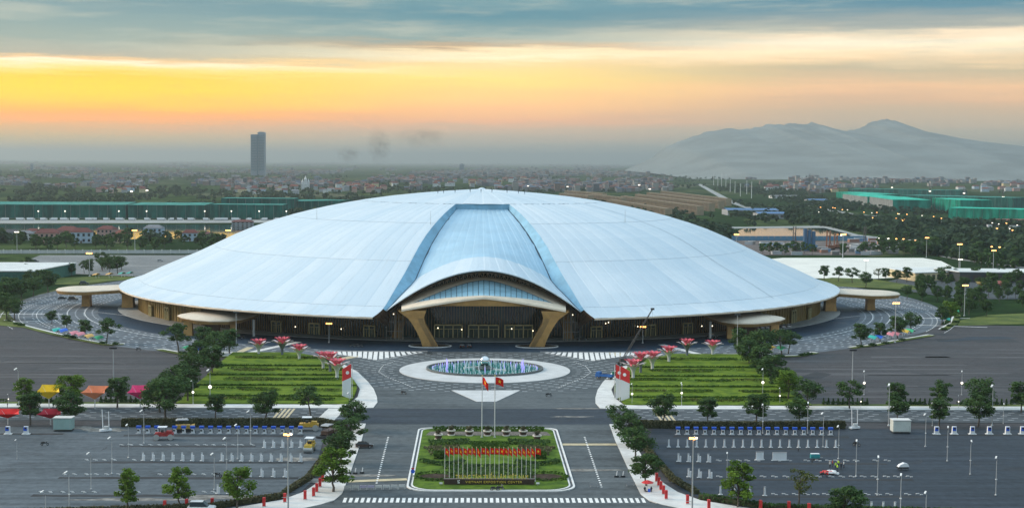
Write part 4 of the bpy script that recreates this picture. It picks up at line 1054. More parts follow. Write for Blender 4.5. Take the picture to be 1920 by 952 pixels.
# banner boards
for side,px,pb,fl in (('left',650,748,1),('right',1162,748,-1),('right',1172,752,-1)):
    g=G(px,pb); t_=thing('banner_board',(g.x,g.y,0),'tall white board with slanted red top at the %s lawn corner%s'%(side,'' if side=='left' else (', front one' if px==1172 else ', rear one')),'banner','banner boards',rz=.35*fl)
    hh=11.0; p=[(-1.4,1.2),(1.4,0),(1.4,hh*.62),(-1.4,hh*.52)]; q=[(-1.4,hh*.52),(1.4,hh*.62),(1.4,hh*1.0),(-1.4,hh*.86)]
    if fl<0: p=[(-x,z) for x,z in p][::-1]; q=[(-x,z) for x,z in q][::-1]
    MB().extr(p,-.12,.12).build('board',mat('board_white',(.66,.69,.70),.5),t_); MB().extr(q,-.14,.14).build('red_top',mat('board_red',(.62,.03,.03),.5),t_)
    MB().lathe([(0.01,0),(.55,0)],n=14).xf(Matrix.Translation((.2*fl,-.17,hh*.76))@Matrix.Rotation(PI/2,4,'X')).build('emblem',PAINT,t_)
    MB().tube([(1.75*fl,0,0),(1.75*fl,0,hh*.98)],.09,6).build('pole',POLE,t_)
# ------------------------------------------------------------------ shade sails and small canopies
def sail(px,pb,pt,wpx,col,cname,label):
    g=G(px,pb); mp=MPP(g.y); h=(pb-pt)*mp; wd=wpx*mp/2
    t_=thing('shade_sail',(g.x,g.y,0),label,'shade sail','shade sails',rz=R.uniform(-.15,.15))
    MB().tube([(0,0,0),(0,0,h*.45)],.14,8).build('mast',POLE,t_)
    c=(0,0,h*.42); cor=[(-wd,-1.9,h*.78),(wd*.95,-1.7,h*.78),(wd,2.2,h*1.02),(-wd*.7,2.3,h*1.02)]
    rows=[]; n=6
    edge_=[]
    for k in range(4):
        a,b_=Vector(cor[k]),Vector(cor[(k+1)%4])
        for q in range(n):
            f=q/n; m_=a.lerp(b_,f); pull=math.sin(PI*f)*.16; edge_.append(m_.lerp(Vector((0,0,m_.z)),pull))
    edge_.append(edge_[0])
    for f in (0,.3,.65,1):
        rows.append([tuple(Vector(c).lerp(e,f)+Vector((0,0,-.5*math.sin(PI*f)*0))) for e in edge_])
    MB().grid(rows).build('cloth',mat('sail_'+cname,col,.75,var=.08,scale=.6),t_,smooth=True)
    for k in range(4): MB().tube([(0,0,h*.43),tuple(Vector(cor[k])+Vector((0,0,-.06)))],.05,5).build('rib',POLE,t_)
for a in ((92,766,723,46,(.95,.60,.02),'yellow','yellow shade sail on a mast at the left cross road'),(178,766,725,48,(.95,.30,.14),'coral','coral orange shade sail between two trees at the left cross road'),(263,765,724,46,(.92,.06,.22),'pink','deep pink shade sail, rightmost of the bright three'),(15,795,768,48,(.75,.02,.02),'red','red shade sail cut by the left edge of the picture'),(95,796,768,46,(.50,.012,.04),'crimson','dark crimson shade sail on the near side of the cross road'),
          (1840,542,528,26,(.62,.40,.12),'sand','sand coloured shade sail in the right park'),(1880,545,527,26,(.60,.18,.16),'salmon','salmon shade sail beside the sand coloured one in the right park')): sail(*a)
def arch_proto():
    t_=thing('arched_canopy',(0,-520,0),'x','canopy')
    rows=[[(x*(1-.1*f),-1.4+3.4*f,2.5+.55*math.sin(PI*f*.6)-.9*(x/2.2)**2) for x in np.linspace(-2.2,2.2,7)] for f in np.linspace(0,1,5)]
    MB().grid(rows).build('membrane',PAINT,t_,smooth=True)
    for s in (-1,1): MB().tube([(s*1.2,1.3,0),(s*1.25,1.1,1.3),(s*1.1,.3,2.1),(s*.9,-1.2,2.3)],.09,5).build('rib',POLE,t_)
    return t_
AP=arch_proto(); CCOL={'teal':(.03,.42,.36),'blue':(.03,.14,.62),'pink':(.70,.25,.30),'orange':(.70,.42,.12),'green':(.05,.42,.20),'yellow':(.72,.48,.06)}
lst=[(103,628,'teal'),(116,629,'blue'),(136,634,'pink'),(148,636,'pink'),(164,640,'orange'),(182,643,'green'),(348,663,'green'),(368,664,'blue'),(1639,642,'teal'),(1651,641,'blue'),(1672,636,'pink'),(1682,635,'pink'),(1699,630,'yellow'),(1708,629,'green'),(1449,662,'yellow'),(1468,663,'green'),(1776,606,'teal'),(1792,590,'green'),(180,521,'orange'),(205,520,'orange'),(228,519,'teal'),(243,518,'teal')]
for i,(px,pb,cn) in enumerate(lst):
    g=G(px,pb); ang=math.atan2(g.x,DC-g.y)
    r_=place(AP,'arch',(g.x,g.y,0),ang,'small %s arched canopy, %s from the left of the twenty two'%(cn,(ords+['twenty first','twenty second'])[i]),1.0,'small arched canopies round the plaza')
    c=[k for k in r_.children if k.name.startswith('membrane')][0]; c.data=c.data.copy(); c.data.materials[0]=mat('membrane_'+cn,CCOL[cn],.7)
# beds round the plaza
for i,ps in enumerate(([(60,616),(100,626),(150,637),(200,646),(232,645)],[(298,655),(345,664),(400,668),(440,668)],[(1596,652),(1640,647),(1690,638),(1748,628)],[(1440,669),(1500,667),(1530,661)],[(10,600),(30,608),(60,616)],[(1768,618),(1790,606),(1796,590)])):
    bd=thing('plaza_bed',(0,0,0),'narrow grass bed with low bushes at the ring plaza, %s'%['left under the small canopies','left near the lawn trees','right under the small canopies','right near the lawn trees','far left corner','far right corner'][i],'flower bed','beds round the ring plaza')
    P=[G(*p) for p in ps]; mb=MB(); ribbon(mb,[p+Vector((0,2.2,0)) for p in P],3.2,.02); mb.build('path',WALK,bd); mb=MB(); ribbon(mb,P,3.0,.03); mb.build('grass',GRASS2,bd)
    for q in range(5):
        f=R.random()*(len(P)-1); k=int(f); c=P[k].lerp(P[k+1],f-k); V=leaves_np([(c.x,c.y,.5),(c.x+1,c.y,.45)],[(1.3,.8,.6)]*2,60,.22); ob=bpy.data.objects.new('bush',mesh_quads('bush',V,LEAF_D)); COL.objects.link(ob); ob.parent=bd
# far verge of the cross road with clipped cones
for s,w_ in ((-1,'left'),(1,'right')):
    vg=thing('road_verge',(0,0,0),'grass verge with clipped cones along the %s cross road'%w_,'verge','verges'); x0=96 if s<0 else 98
    mb=MB(); mb.quad((s*x0,436,-.02),(s*330,436,-.02),(s*330,439.5,-.02),(s*x0,439.5,-.02)); mb.build('grass',GRASS2,vg)
    x=s*104; k=0
    while abs(x)<185:
        if (k//5)%3!=2:
            V=leaves_np([(x,438,.5),(x,438,1.1),(x,438,1.7)],[(.55,.5,.5),(.4,.4,.5),(.2,.2,.5)],40,.15); ob=bpy.data.objects.new('clipped_cone',mesh_quads('clipped_cone',V,LEAF_D)); COL.objects.link(ob); ob.parent=vg
        x+=s*1.5; k+=1
    for a0,a1 in ((104,118),(124,136),(146,160),(168,182)): leaf_strip('low_hedge',[(s*a0,438.8),(s*a1,438.8)],1.4,.7,LEAF_D,260,.25,vg)
# long hedges
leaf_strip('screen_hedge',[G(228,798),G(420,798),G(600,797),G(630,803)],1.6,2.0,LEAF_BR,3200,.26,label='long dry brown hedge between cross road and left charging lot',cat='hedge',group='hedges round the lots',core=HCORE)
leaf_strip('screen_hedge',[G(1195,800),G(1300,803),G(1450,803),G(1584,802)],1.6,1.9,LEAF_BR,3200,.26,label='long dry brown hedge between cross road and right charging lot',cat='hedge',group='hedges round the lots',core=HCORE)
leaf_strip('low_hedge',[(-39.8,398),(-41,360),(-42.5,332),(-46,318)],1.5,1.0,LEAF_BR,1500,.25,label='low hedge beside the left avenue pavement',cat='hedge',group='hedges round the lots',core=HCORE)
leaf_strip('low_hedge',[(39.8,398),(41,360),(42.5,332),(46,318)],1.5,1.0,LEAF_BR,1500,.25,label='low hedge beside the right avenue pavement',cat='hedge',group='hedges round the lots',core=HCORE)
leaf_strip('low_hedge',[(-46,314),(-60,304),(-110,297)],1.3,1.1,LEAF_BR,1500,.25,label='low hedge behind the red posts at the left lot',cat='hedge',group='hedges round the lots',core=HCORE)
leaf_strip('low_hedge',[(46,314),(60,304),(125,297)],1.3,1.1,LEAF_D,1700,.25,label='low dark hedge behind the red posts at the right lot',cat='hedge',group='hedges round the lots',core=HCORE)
# ------------------------------------------------------------------ lamps
LITO=mat('lit_sodium_lamp',(1,.7,.4),.5,emit=(1,.42,.10),es=5); LITW=mat('lit_white_lamp',(1,1,1),.5,emit=(1,.88,.70),es=2.2); LAMPG=mat('lamp_grey',(.48,.50,.51),.45,metal=.3); LAMPD=mat('lamp_dark',(.03,.035,.04),.5)
def mast(px,pb,pt,kind,label,sc=1.0):
    g=G(px,pb); h=(pb-pt)*MPP(g.y); t_=thing('light_mast',(g.x,g.y,0),label,'light mast','light masts')
    MB().tube([(0,0,0),(0,0,h*.5),(0,0,h)],[.22*sc,.17*sc,.12*sc],8).build('pole',LAMPG,t_)
    MB().lathe([(.5*sc,0),(.5*sc,.3),(.25*sc,.5)],n=8).build('base',LAMPG,t_)
    MB().box((0,0,h),(2.6*sc,.18*sc,.18*sc)).build('crossbar',LAMPG if kind!='dark' else LAMPD,t_)
    for k in range(5 if kind=='dark' else 4):
        x=(-1.15+2.3*k/(4 if kind=='dark' else 3))*sc; hd=MB().box((x,-.2,h+.35*sc),(.48*sc,.4*sc,.5*sc),rx=.5).build('floodlight',LAMPD if kind=='dark' else LAMPG,t_)
        if kind!='dark': MB().box((x,-.46*sc,h+.30*sc),(.56*sc,.16*sc,.62*sc),rx=.5).build('lens',LITO if kind=='o' else LITW,hd)
for a in ((617,642,607,'o','lit light mast before the hall, left of the portal',.85),(1205,643,613,'o','lit light mast before the hall beside the crane boom',.85),(1678,642,568,'o','lit light mast over the right ring plaza',1.0),(168,518,476,'o','lit light mast in the far left car park',1.3),(253,474,433,'o','lit light mast by the lakeside trees, far left',1.4),(428,470,433,'o','lit light mast behind the left shoulder of the dome',1.4),
          (1380,476,440,'o','lit light mast behind the right shoulder of the dome',1.4),(1580,484,440,'o','lit light mast at the edge of the white concrete pad',1.5),(1623,526,488,'w','white lit light mast standing on the concrete pad',1.0),(1798,506,458,'o','tall lit light mast behind the long shed, right',1.2),(1862,512,470,'o','lit light mast at the right end of the long shed',1.1),(1808,592,535,'o','lit light mast among the park trees, right',1.0),(1737,482,446,'o','lit light mast along the tree avenue right',1.1),(1800,508,487,'w','low white lit mast behind the long shed',1.1),(32,470,436,'w','white lit mast by the village at the left edge',1.3),
          (213,712,653,'dark','unlit mast with five floodlights on the left car park',.9),(1598,714,656,'dark','unlit mast with five floodlights on the right car park',.9),(443,662,586,'dark','unlit floodlight mast before the left drop off canopy',.8),(1382,664,590,'dark','unlit floodlight mast before the right drop off canopy',.8)): mast(*a)
for px,py,label in ((540,812,'tall near lamp post lit orange over the left charging lot'),(1300,819,'tall near lamp post lit orange over the right charging lot')):
    g=G(px,py,19.5); t_=thing('lamp_post',(g.x,g.y,-.05),label,'lamp post','tall lamp posts of the near street')
    MB().tube([(0,0,0),(0,0,9.5),(0,0,19.4)],[.2,.15,.1],8).build('pole',LAMPG,t_); MB().tube([(0,0,6.6),(-1.3,0,6.6)],.05,5).build('bracket',LAMPG,t_)
    MB().lathe([(.4,0),(.4,.3),(.2,.5)],n=8).build('base',LAMPG,t_)
    for k,(x,y) in enumerate(((-.55,0),(.1,-.4),(.5,.2))):
        hd=MB().box((x,y,19.5),(.7,.4,.35),rz=k).build('floodlight',LAMPD,t_); MB().box((x,y-.1,19.42),(.62,.5,.36),rz=k,rx=.3).build('lens',LITO if k<2 else LITW,hd)
def street_proto(globe):
    t_=thing('street_lamp',(0,-540,0),'x','street lamp')
    MB().tube([(0,0,0),(0,0,3.5),(0,0,6.2)],[.09,.07,.055],6).build('pole',LAMPG,t_)
    MB().tube([(0,0,6.2),(.03,-.1,6.7),(-.25,-.5,7.15)],[.055,.05,.04],5).build('arm',LAMPG,t_)
    MB().box((-.34,-.62,7.2),(.28,.75,.14),rx=.4,rz=-.5).build('head',PAINT,t_)
    MB().lathe([(.2,0),(.2,.18),(.1,.3)],n=6).build('base',LAMPG,t_)
    if globe: MB().lathe([(.01+.34*math.sin(PI*k/8),3.6-.34*math.cos(PI*k/8)) for k in range(9)],n=10).build('globe',LITW,t_,smooth=True)
    else: MB().box((0,0,3.0),(.3,.22,.16)).build('bracket',PAINT,t_)
    return t_
SP=street_proto(False); SG=street_proto(True)
lamps=[(32,860,823),(171,917,847),(210,888,818),(241,858,794),(270,831,768),(130,956,882),(402,918,848),(425,889,819),(446,860,794),(470,832,769),(86,990,918),(1514,812,752),(1572,860,796),(1605,893,822),(1645,928,852),(1688,966,885),(1735,1000,918),(1735,837,774),(1776,864,797),(1819,889,823),(1867,928,853),(1666,798,718),(1748,798,753),(1860,798,720),(1881,794,755),(1543,838,772),(1430,812,756),(1278,760,719),(1363,900,846),(655,790,735)]
for i,(px,pb,pt) in enumerate(lamps):
    g=G(px,pb); place(SP,'sl',(g.x,g.y,0),R.uniform(-.3,.3),'thin white street lamp over the %s lot'%('left' if px<960 else 'right'),(pb-pt)*MPP(g.y)/7.2,'street lamps over the charging lots')
gl=[(35,757,690),(16,757,738),(362,757,712),(394,757,692),(1185,757,718),(1278,756,716),(1430,742,690),(1614,764,740),(1797,764,740),(1620,740,694),(1803,740,694),(1462,756,726)]
for i,(px,pb,pt) in enumerate(gl):
    g=G(px,pb); place(SG,'sg',(g.x,g.y,0),0,'slim lamp post with a white globe, %s from the left along the lawns and verge'%ords[i],(pb-pt)*MPP(g.y)/7.2,'globe lamps along the verge')
# ------------------------------------------------------------------ charging lots
WHITE=mat('white_plastic',(.78,.80,.82),.45); BLUE=mat('blue_plastic',(.02,.11,.62),.4); GREYP=mat('grey_plastic',(.35,.36,.37),.6)
def charger_proto():
    t_=thing('charger',(0,-560,0),'x','charger')
    MB().box((0,0,.08),(1.5,.9,.16)).build('plinth',GREYP,t_); MB().box((.1,0,.85),(.85,.6,1.4),taper=.92).build('cabinet',WHITE,t_)
    MB().box((.05,-.02,1.85),(1.15,.8,.62),taper=1.12).build('blue_head',BLUE,t_); MB().box((0,-.45,1.0),(.5,.05,.45)).build('screen',LAMPD,t_); MB().tube([(.5,-.3,1.5),(.85,-.4,.9),(.75,-.3,.3)],.06,5).build('cable',LAMPD,t_)
    return t_
def charger2_proto():
    t_=thing('charger',(0,-565,0),'x','charger')
    MB().box((0,0,.08),(2.1,1.1,.16)).build('plinth',PAINT,t_); MB().box((0,0,1.15),(1.25,.8,2.0),taper=.88).build('cabinet',WHITE,t_); MB().box((-.1,-.44,1.5),(.9,.08,1.0)).build('blue_panel',BLUE,t_); MB().box((0,-.5,1.75),(.55,.05,.5)).build('screen',LAMPD,t_)
    return t_
def post_proto(two):
    t_=thing('charging_post',(0,-570,0),'x','charging post')
    MB().box((0,0,1.0),(.42,.28,2.0),taper=.85).build('column',WHITE,t_); MB().box((0,-.02,2.02),(.44,.32,.1)).build('cap',GREYP,t_)
    MB().box((0,0,.05),(1.0,.5,.1)).build('foot',PAINT,t_)
    if two: MB().box((.42,-.5,.75),(.38,.3,1.5),taper=.9).build('second_column',WHITE,t_)
    return t_
CH=charger_proto(); CH2=charger2_proto(); PO=post_proto(False); PO2=post_proto(True)
def row(px0,px1,n,py0,py1,proto,key,lab,grp,sk=()):
    for i in range(n):
        if i in sk: continue
        f=i/max(1,n-1); g=G(px0+(px1-px0)*f,py0+(py1-py0)*f)
        nm=ords[i] if i<20 else 'last but %d'%(n-i)
        place(proto,key,(g.x,g.y,-.05),R.uniform(-.06,.06),lab%nm,1.0,grp)
row(260,563,19,812,813,CH,'ch','%s blue topped charger from the left in the left charging lot','blue topped chargers in two rows',(3,))
row(1271,1557,18,814,815,CH,'ch','%s blue topped charger from the left in the right charging lot','blue topped chargers in two rows')
for i,px in enumerate((15,49,1756,1789,1823,1855,1889,1917)):
    g=G(px,813); place(CH2,'ch2',(g.x,g.y,-.05),0,'blue and white charger beside the container, %s from the left'%ords[i],1.0,'large chargers near the containers')
row(495,563,5,838,838,PO2,'po2','%s white charging post of the far short row, left lot','white charging posts')
row(268,563,17,862,864,PO2,'po2','%s white charging post from the left in the long row, left lot','white charging posts',(7,))
row(468,534,4,892,893,PO2,'po2','%s white charging post of the third row, left lot','white charging posts')
row(408,468,4,924,925,PO2,'po2','%s white charging post of the nearest row, left lot','white charging posts')
row(1254,1567,19,837,838,PO,'po','%s white charging post from the left in the long row, right lot','white charging posts')
row(1272,1328,4,864,865,PO2,'po2','%s white charging post of the third row, right lot','white charging posts')
row(1291,1330,3,893,895,PO2,'po2','%s white charging post of the fourth row, right lot','white charging posts')
row(1351,1434,4,926,928,PO,'po','%s white charging post of the nearest row, right lot','white charging posts')
row(1634,1678,3,957,957,PO,'po','%s white charging post cut by the bottom edge, right lot','white charging posts')
WS=thing('wheel_stop',(0,-575,0),'x','wheel stop'); MB().extr([(-.42,0),(.42,0),(.36,.18),(-.36,.18)],-.14,.14).build('stop',WALK2,WS); MB().extr([(.25,0),(.95,0),(.9,.18),(.3,.18)],-.95,-.7).build('second_stop',WALK2,WS)
def stops(px0,px1,n,py,lab):
    for i in range(n):
        px=px0+(px1-px0)*i/max(1,n-1)
        if R.random()<.12: continue
        g=G(px+R.uniform(-2,2),py); place(WS,'ws',(g.x,g.y,-.06),R.uniform(-.15,.15),lab,1.0,'pairs of pale wheel stops')
stops(228,470,15,833,'pale pair of wheel stops in the far row of the left lot'); stops(160,250,6,861,'pale pair of wheel stops left of the long post row, left lot'); stops(120,460,18,888,'pale pair of wheel stops in the third row of the left lot'); stops(75,400,17,921,'pale pair of wheel stops in the nearest row of the left lot')
stops(1345,1660,18,862,'pale pair of wheel stops in the third row of the right lot'); stops(1345,1700,18,892,'pale pair of wheel stops in the fourth row of the right lot'); stops(1450,1720,15,925,'pale pair of wheel stops in the nearest row of the right lot')
# red posts
RED=mat('red_post_paint',(.55,.02,.02),.5,var=.1,scale=2)
def post(px,pb,h,label):
    g=G(px,pb); t_=thing('red_post',(g.x,g.y,0),label,'post','red posts along the lots'); MB().box((0,0,h/2),(.62,.62,h)).build('shaft',RED,t_); MB().box((0,0,h+.06),(.74,.74,.14),taper=.7).build('cap',RED,t_); MB().box((0,0,.08),(.8,.8,.2)).build('foot',WALK,t_)
for i,(px,pb) in enumerate(((309,955),(350,952),(398,950),(495,949),(534,941),(572,936),(588,930),(594,922),(600,912),(605,903))): post(px,pb,1.9,'red square post, %s from the left along the left lot'%ords[i])
for i,(px,pb) in enumerate(((1231,902),(1235,910),(1239,918),(1244,926),(1249,935),(1289,944),(1329,953),(1426,954),(1479,956),(1517,960))): post(px,pb,1.9,'red square post, %s from the left along the right lot'%ords[i])
# ------------------------------------------------------------------ containers, small site things
def container(px,pb,wpx,hpx,label,m):
    g=G(px,pb); mp=MPP(g.y); w_,h=wpx*mp,hpx*mp; t_=thing('container',(g.x,g.y+1.5,0),label,'container','site containers')
    MB().box((0,0,h*.5+.1),(w_,3.0,h*.82)).build('body',m,t_); MB().box((0,0,h*.93+.1),(w_+.25,3.3,.22)).build('roof',WALK,t_); MB().box((0,0,.08),(w_-.2,2.8,.2)).build('skid',LAMPD,t_)
    for k in range(5): MB().box((-w_/2+w_*(k+.5)/5,-1.53,h*.5+.1),(w_/5-.12,.06,h*.7)).build('side_panel',m,t_)
    MB().box((w_*.42,-1.6,h*.4),(.08,.06,h*.3)).build('door_handle',STEEL,t_)
TEALP=mat('pale_teal_panel',(.30,.44,.42),.5,var=.06,scale=.6); CREAMP=mat('pale_grey_panel',(.58,.62,.58),.5,var=.05,scale=.6)
container(117,808,34,26,'pale teal site container beside the left cross road',TEALP); container(1691,812,34,26,'pale grey site container beside the right cross road',CREAMP)
def generic(name,px,pb,label,cat,parts,rz=0,group=None,z=0):
    g=G(px,pb); t_=thing(name,(g.x,g.y,z),label,cat,group,rz)
    for nm,mb,m_ in parts: mb.build(nm,m_,t_)
    return t_
TEALM=mat('teal_machine',(.03,.28,.30),.5)
generic('generator',1528,860,'teal portable generator in the third row of the right lot','generator',[('body',MB().box((0,0,.8),(2.3,1.1,1.0)),TEALM),('top',MB().box((0,0,1.38),(2.1,.95,.16)),WHITE),('wheel',MB().lathe([(.3,-.1),(.3,.1)],n=10).xf(Matrix.Translation((-.7,-.55,.3))@Matrix.Rotation(PI/2,4,'X')),LAMPD),('wheel',MB().lathe([(.3,-.1),(.3,.1)],n=10).xf(Matrix.Translation((.7,-.55,.3))@Matrix.Rotation(PI/2,4,'X')),LAMPD),('tow_bar',MB().tube([(1.1,0,.5),(2.0,0,.4)],.06,5),STEEL)])
for i in range(9):
    px=1450+i*2.9; g=G(px,862); place(PO,'po',(g.x,g.y,-.05),.05*i,'white post standing in the tight bundle of spare posts',1.0,'spare posts stacked upright')
for i in range(6):
    px=1419+i*2.2; g=G(px,861); place(PO,'po',(g.x,g.y,-.05),.1*i,'white post in the smaller bundle of spare posts',1.0,'spare posts stacked upright, smaller bundle')
sk=MB()
V=[]
pile=thing('sack_pile',G(1556,887),'low pile of red and white sacks beside the workers','sacks')
for k in range(16): MB().box((R.uniform(-2.2,2.2),R.uniform(-1,1),.2+.28*(k%2)),(1.1,.6,.35),rz=R.random()*3,taper=.75).build('sack',[RED,WHITE][k%3>0],pile)
for i,(px,pb) in enumerate(((1602,803),(198,808))):
    generic('rig_trolley',px,pb,'white twin pole trolley at the %s lot corner'%('right' if i==0 else 'left'),'trolley',[('base',MB().box((0,0,.35),(3.2,1.2,.5),rz=.5),WHITE),('pole',MB().tube([(-.7,0,.4),(-.9,0,6)],.12,6),WHITE),('pole',MB().tube([(.9,.2,.4),(.8,.2,5.4)],.12,6),WHITE),('box',MB().box((.2,0,1.0),(1.2,.8,.9)),WALK)],group='twin pole trolleys')
g=G(700,919)
bar=thing('barrier_row',(0,0,0),'row of pale violet plastic barriers across the left carriageway','barrier')
VIO=mat('pale_violet_plastic',(.46,.42,.55),.5)
for k in range(8):
    q=G(652+k*14.5,918-k*.3); MB().extr([(-.78,.45),(.78,.45),(.78,1.0),(-.78,1.0)],q.y-.1,q.y+.1).xf(Matrix.Translation((q.x,0,0))).build('barrier_panel',VIO if k in (2,3) else WALK,bar); 
    for s in (-1,1): MB().box((q.x+s*.7,q.y,.25),(.12,.5,.6)).build('barrier_foot',WALK,bar)
for i,(px,pb) in enumerate(((654,887),(666,887),(679,886),(1156,893),(1168,893))):
    generic('road_post',px,pb,'white delineator post with dark foot, %s from the left on the avenue'%ords[i],'post',[('foot',MB().box((0,0,.15),(1.1,.6,.3)),LAMPD),('post',MB().tube([(0,0,.2),(.15,0,1.3)],.12,6),WHITE)],group='delineator posts')
for i,(px,pb) in enumerate(((1114,912),(1182,910))):
    generic('mesh_barrier',px,pb,'pale mesh barrier on the right carriageway, %s one'%('left' if i==0 else 'right'),'barrier',[('panel',MB().box((0,0,.55),(2.0,.06,.8)),GREYP),('foot',MB().box((-.8,0,.1),(.1,.7,.2)),GREYP),('foot',MB().box((.8,0,.1),(.1,.7,.2)),GREYP)],group='mesh barriers')
sgn=generic('traffic_sign',774,903,'blue round traffic sign with red top plate at the island corner','traffic sign',[('pole',MB().tube([(0,0,0),(0,0,3.4)],.05,6),POLE),('red_plate',MB().box((0,-.08,3.2),(.7,.05,.35)),RED)])
MB().lathe([(0.01,0),(.48,0),(.48,.05)],n=18).xf(Matrix.Translation((0,-.08,2.55))@Matrix.Rotation(PI/2,4,'X')).build('blue_disc',BLUE,sgn)
# parasol
par=generic('parasol',1214,921,'red parasol over two seated guards on the right pavement','parasol',[('pole',MB().tube([(0,0,0),(0,0,2.4)],.05,6),POLE),('foot',MB().lathe([(.3,0),(.3,.1)],n=8),LAMPD),('canopy',MB().lathe([(1.45,2.05),(1.1,2.28),(.5,2.5),(.02,2.65)],n=8),RED)],z=.02)
generic('stall_board',1217,925,'small blue and white sign board in front of the red parasol','sign',[('panel',MB().box((0,0,.8),(.55,.08,.8)),BLUE),('disc',MB().lathe([(.01,0),(.28,0)],n=12).xf(Matrix.Translation((0,-.06,1.4))@Matrix.Rotation(PI/2,4,'X')),WHITE),('leg',MB().tube([(0,0,0),(0,0,1.1)],.04,5),POLE)],z=.02)
# ------------------------------------------------------------------ vehicles
TYRE=mat('tyre_rubber',(.015,.015,.016),.8); CGLASS=mat('vehicle_glass',(.02,.03,.035),.08); RIMM=mat('wheel_rim',(.35,.36,.37),.4,metal=.5); LAMPR=mat('tail_light',(.4,.01,.01),.3); HEADL=mat('head_light',(.8,.8,.75),.2)
def wheel(t_,x,y,r_,wd=.22):
    w_=MB().lathe([(r_*.6,-wd/2),(r_,-wd/2*.8),(r_,wd/2*.8),(r_*.6,wd/2)],n=14).xf(Matrix.Translation((x,y,r_))@Matrix.Rotation(PI/2,4,'X')).build('wheel',TYRE,t_); MB().lathe([(0.01,-wd*.3),(r_*.6,-wd/2),(r_*.6,wd/2),(0.01,wd*.3)],n=10).xf(Matrix.Translation((x,y,r_))@Matrix.Rotation(PI/2,4,'X')).build('rim',RIMM,w_)
def car(px,pb,col,cn,label,rz=0,suv=False,sc=1.0,group='parked cars',z=0):
    g=G(px,pb); t_=thing('car',(g.x,g.y,z),label,'car',group,rz,sc); h=1.75 if suv else 1.45
    m_=mat('car_paint_'+cn,col,.25,spec=.6)
    low=[(-2.25,.3),(2.25,.3),(2.3,.65),(2.15,.85),(1.2,.95),(-1.9,.98),(-2.25,.9)]
    MB().extr(low,-.9,.9).build('body',m_,t_)
    a=MB(); a.grid([[(-1.9,-.82,.96),(1.2,-.82,.94),(1.2,.82,.94),(-1.9,.82,.96)],[(-1.5 if not suv else -1.8,-.66,h),(.35,-.66,h),(.35,.66,h),(-1.5 if not suv else -1.8,.66,h)]],True); a.build('glasshouse',CGLASS,t_)
    MB().box((-.6 if not suv else -.75,0,h+.02),(1.8 if not suv else 2.1,1.3,.07)).build('roof',m_,t_)
    for x in (-1.4,1.4):
        for y in (-.82,.82): wheel(t_,x,y,.34)
    for y in (-.65,.65): MB().box((2.27,y,.66),(.08,.35,.16)).build('headlight',HEADL,t_); MB().box((-2.26,y,.78),(.06,.3,.18)).build('tail_light',LAMPR,t_)
    return t_
BLK=(.012,.013,.015); SIL=(.45,.46,.47); WHT=(.75,.75,.75)
car(866,651,BLK,'black','black car parked before the portal, left of the pair',PI/2+.1); car(880,651,BLK,'black','black car parked before the portal, right of the pair',PI/2)
car(1092,637,BLK,'black','dark car parked beside the right rear leg of the portal',.1); car(137,563,(.05,.055,.06),'graphite','dark grey utility car on the left ring plaza',.2,True,1.2); car(117,561,BLK,'black','small dark car behind the grey utility car, left ring plaza',.3); car(158,533,(.04,.05,.05),'graphite2','dark utility car at the far left verge behind the side canopy',.1,True,1.2)
car(300,490,SIL,'silver','silver car alone in the far left car park',.3); car(66,492,(.04,.05,.05),'graphite2','dark car at the corner of the far left car park',.4,True,1.2)
for i,px in enumerate((362,371,380)): car(px,604+i*2,WHT,'white','white car under the left drop off canopy, %s from the left'%ords[i],PI/2)
for i,px in enumerate((1418,1428,1438,1448,1468,1478)): car(px,616-i*.6,WHT,'white','white car under the right drop off canopy, %s from the left'%ords[i],PI/2)
car(378,958,WHT,'white','white van roof cut by the bottom edge near the red posts',0,True,1.25); car(447,634,BLK,'black','dark car parked before the left drop off canopy',.2)
car(1335,633,BLK,'black','dark car parked before the right drop off canopy',-.1); car(1382,630,(.04,.05,.05),'graphite2','dark utility car near the right drop off canopy pillar',-.1,True)
car(683,838,(.06,.04,.035),'brown','dark brown car stopped at the left avenue kerb',.1)
def roller(px,pb,col,cn,label,rz,sc=1):
    g=G(px,pb); t_=thing('road_roller',(g.x,g.y,-.05),label,'road roller','road rollers',rz,sc); m_=mat('machine_'+cn,col,.5,var=.15,scale=1.5)
    for x in (-1.6,1.6): MB().lathe([(0.01,-.95),(.68,-.95),(.68,.95),(0.01,.95)],n=20).xf(Matrix.Translation((x,0,.68))@Matrix.Rotation(PI/2,4,'X')).build('drum',STEEL,t_)
    MB().extr([(-2.2,.9),(2.2,.9),(2.3,1.5),(1.0,1.75),(-1.9,1.65)],-.85,.85).build('body',m_,t_); MB().extr([(.6,1.7),(1.9,1.6),(1.9,2.0),(.7,2.1)],-.7,.7).build('hood',m_,t_)
    MB().box((-.3,0,1.95),(.6,.7,.5)).build('seat',LAMPD,t_)
    for x in (-1.0,.5):
        for y in (-.7,.7): MB().tube([(x,y,1.6),(x,y,2.9)],.05,5).build('roof_post',LAMPD,t_)
    MB().box((-.25,0,2.95),(2.1,1.8,.12)).build('canopy',WHITE,t_)
roller(307,823,(.35,.03,.03),'red','red road roller among the blue chargers, left lot',.1,1.15); roller(581,845,(.52,.36,.04),'yellow','yellow road roller seen end on at the right of the left lot',PI/2-.1,1.2); roller(578,806,(.55,.33,.04),'amber','long amber roller under the hedge, left lot',.05,1.25)
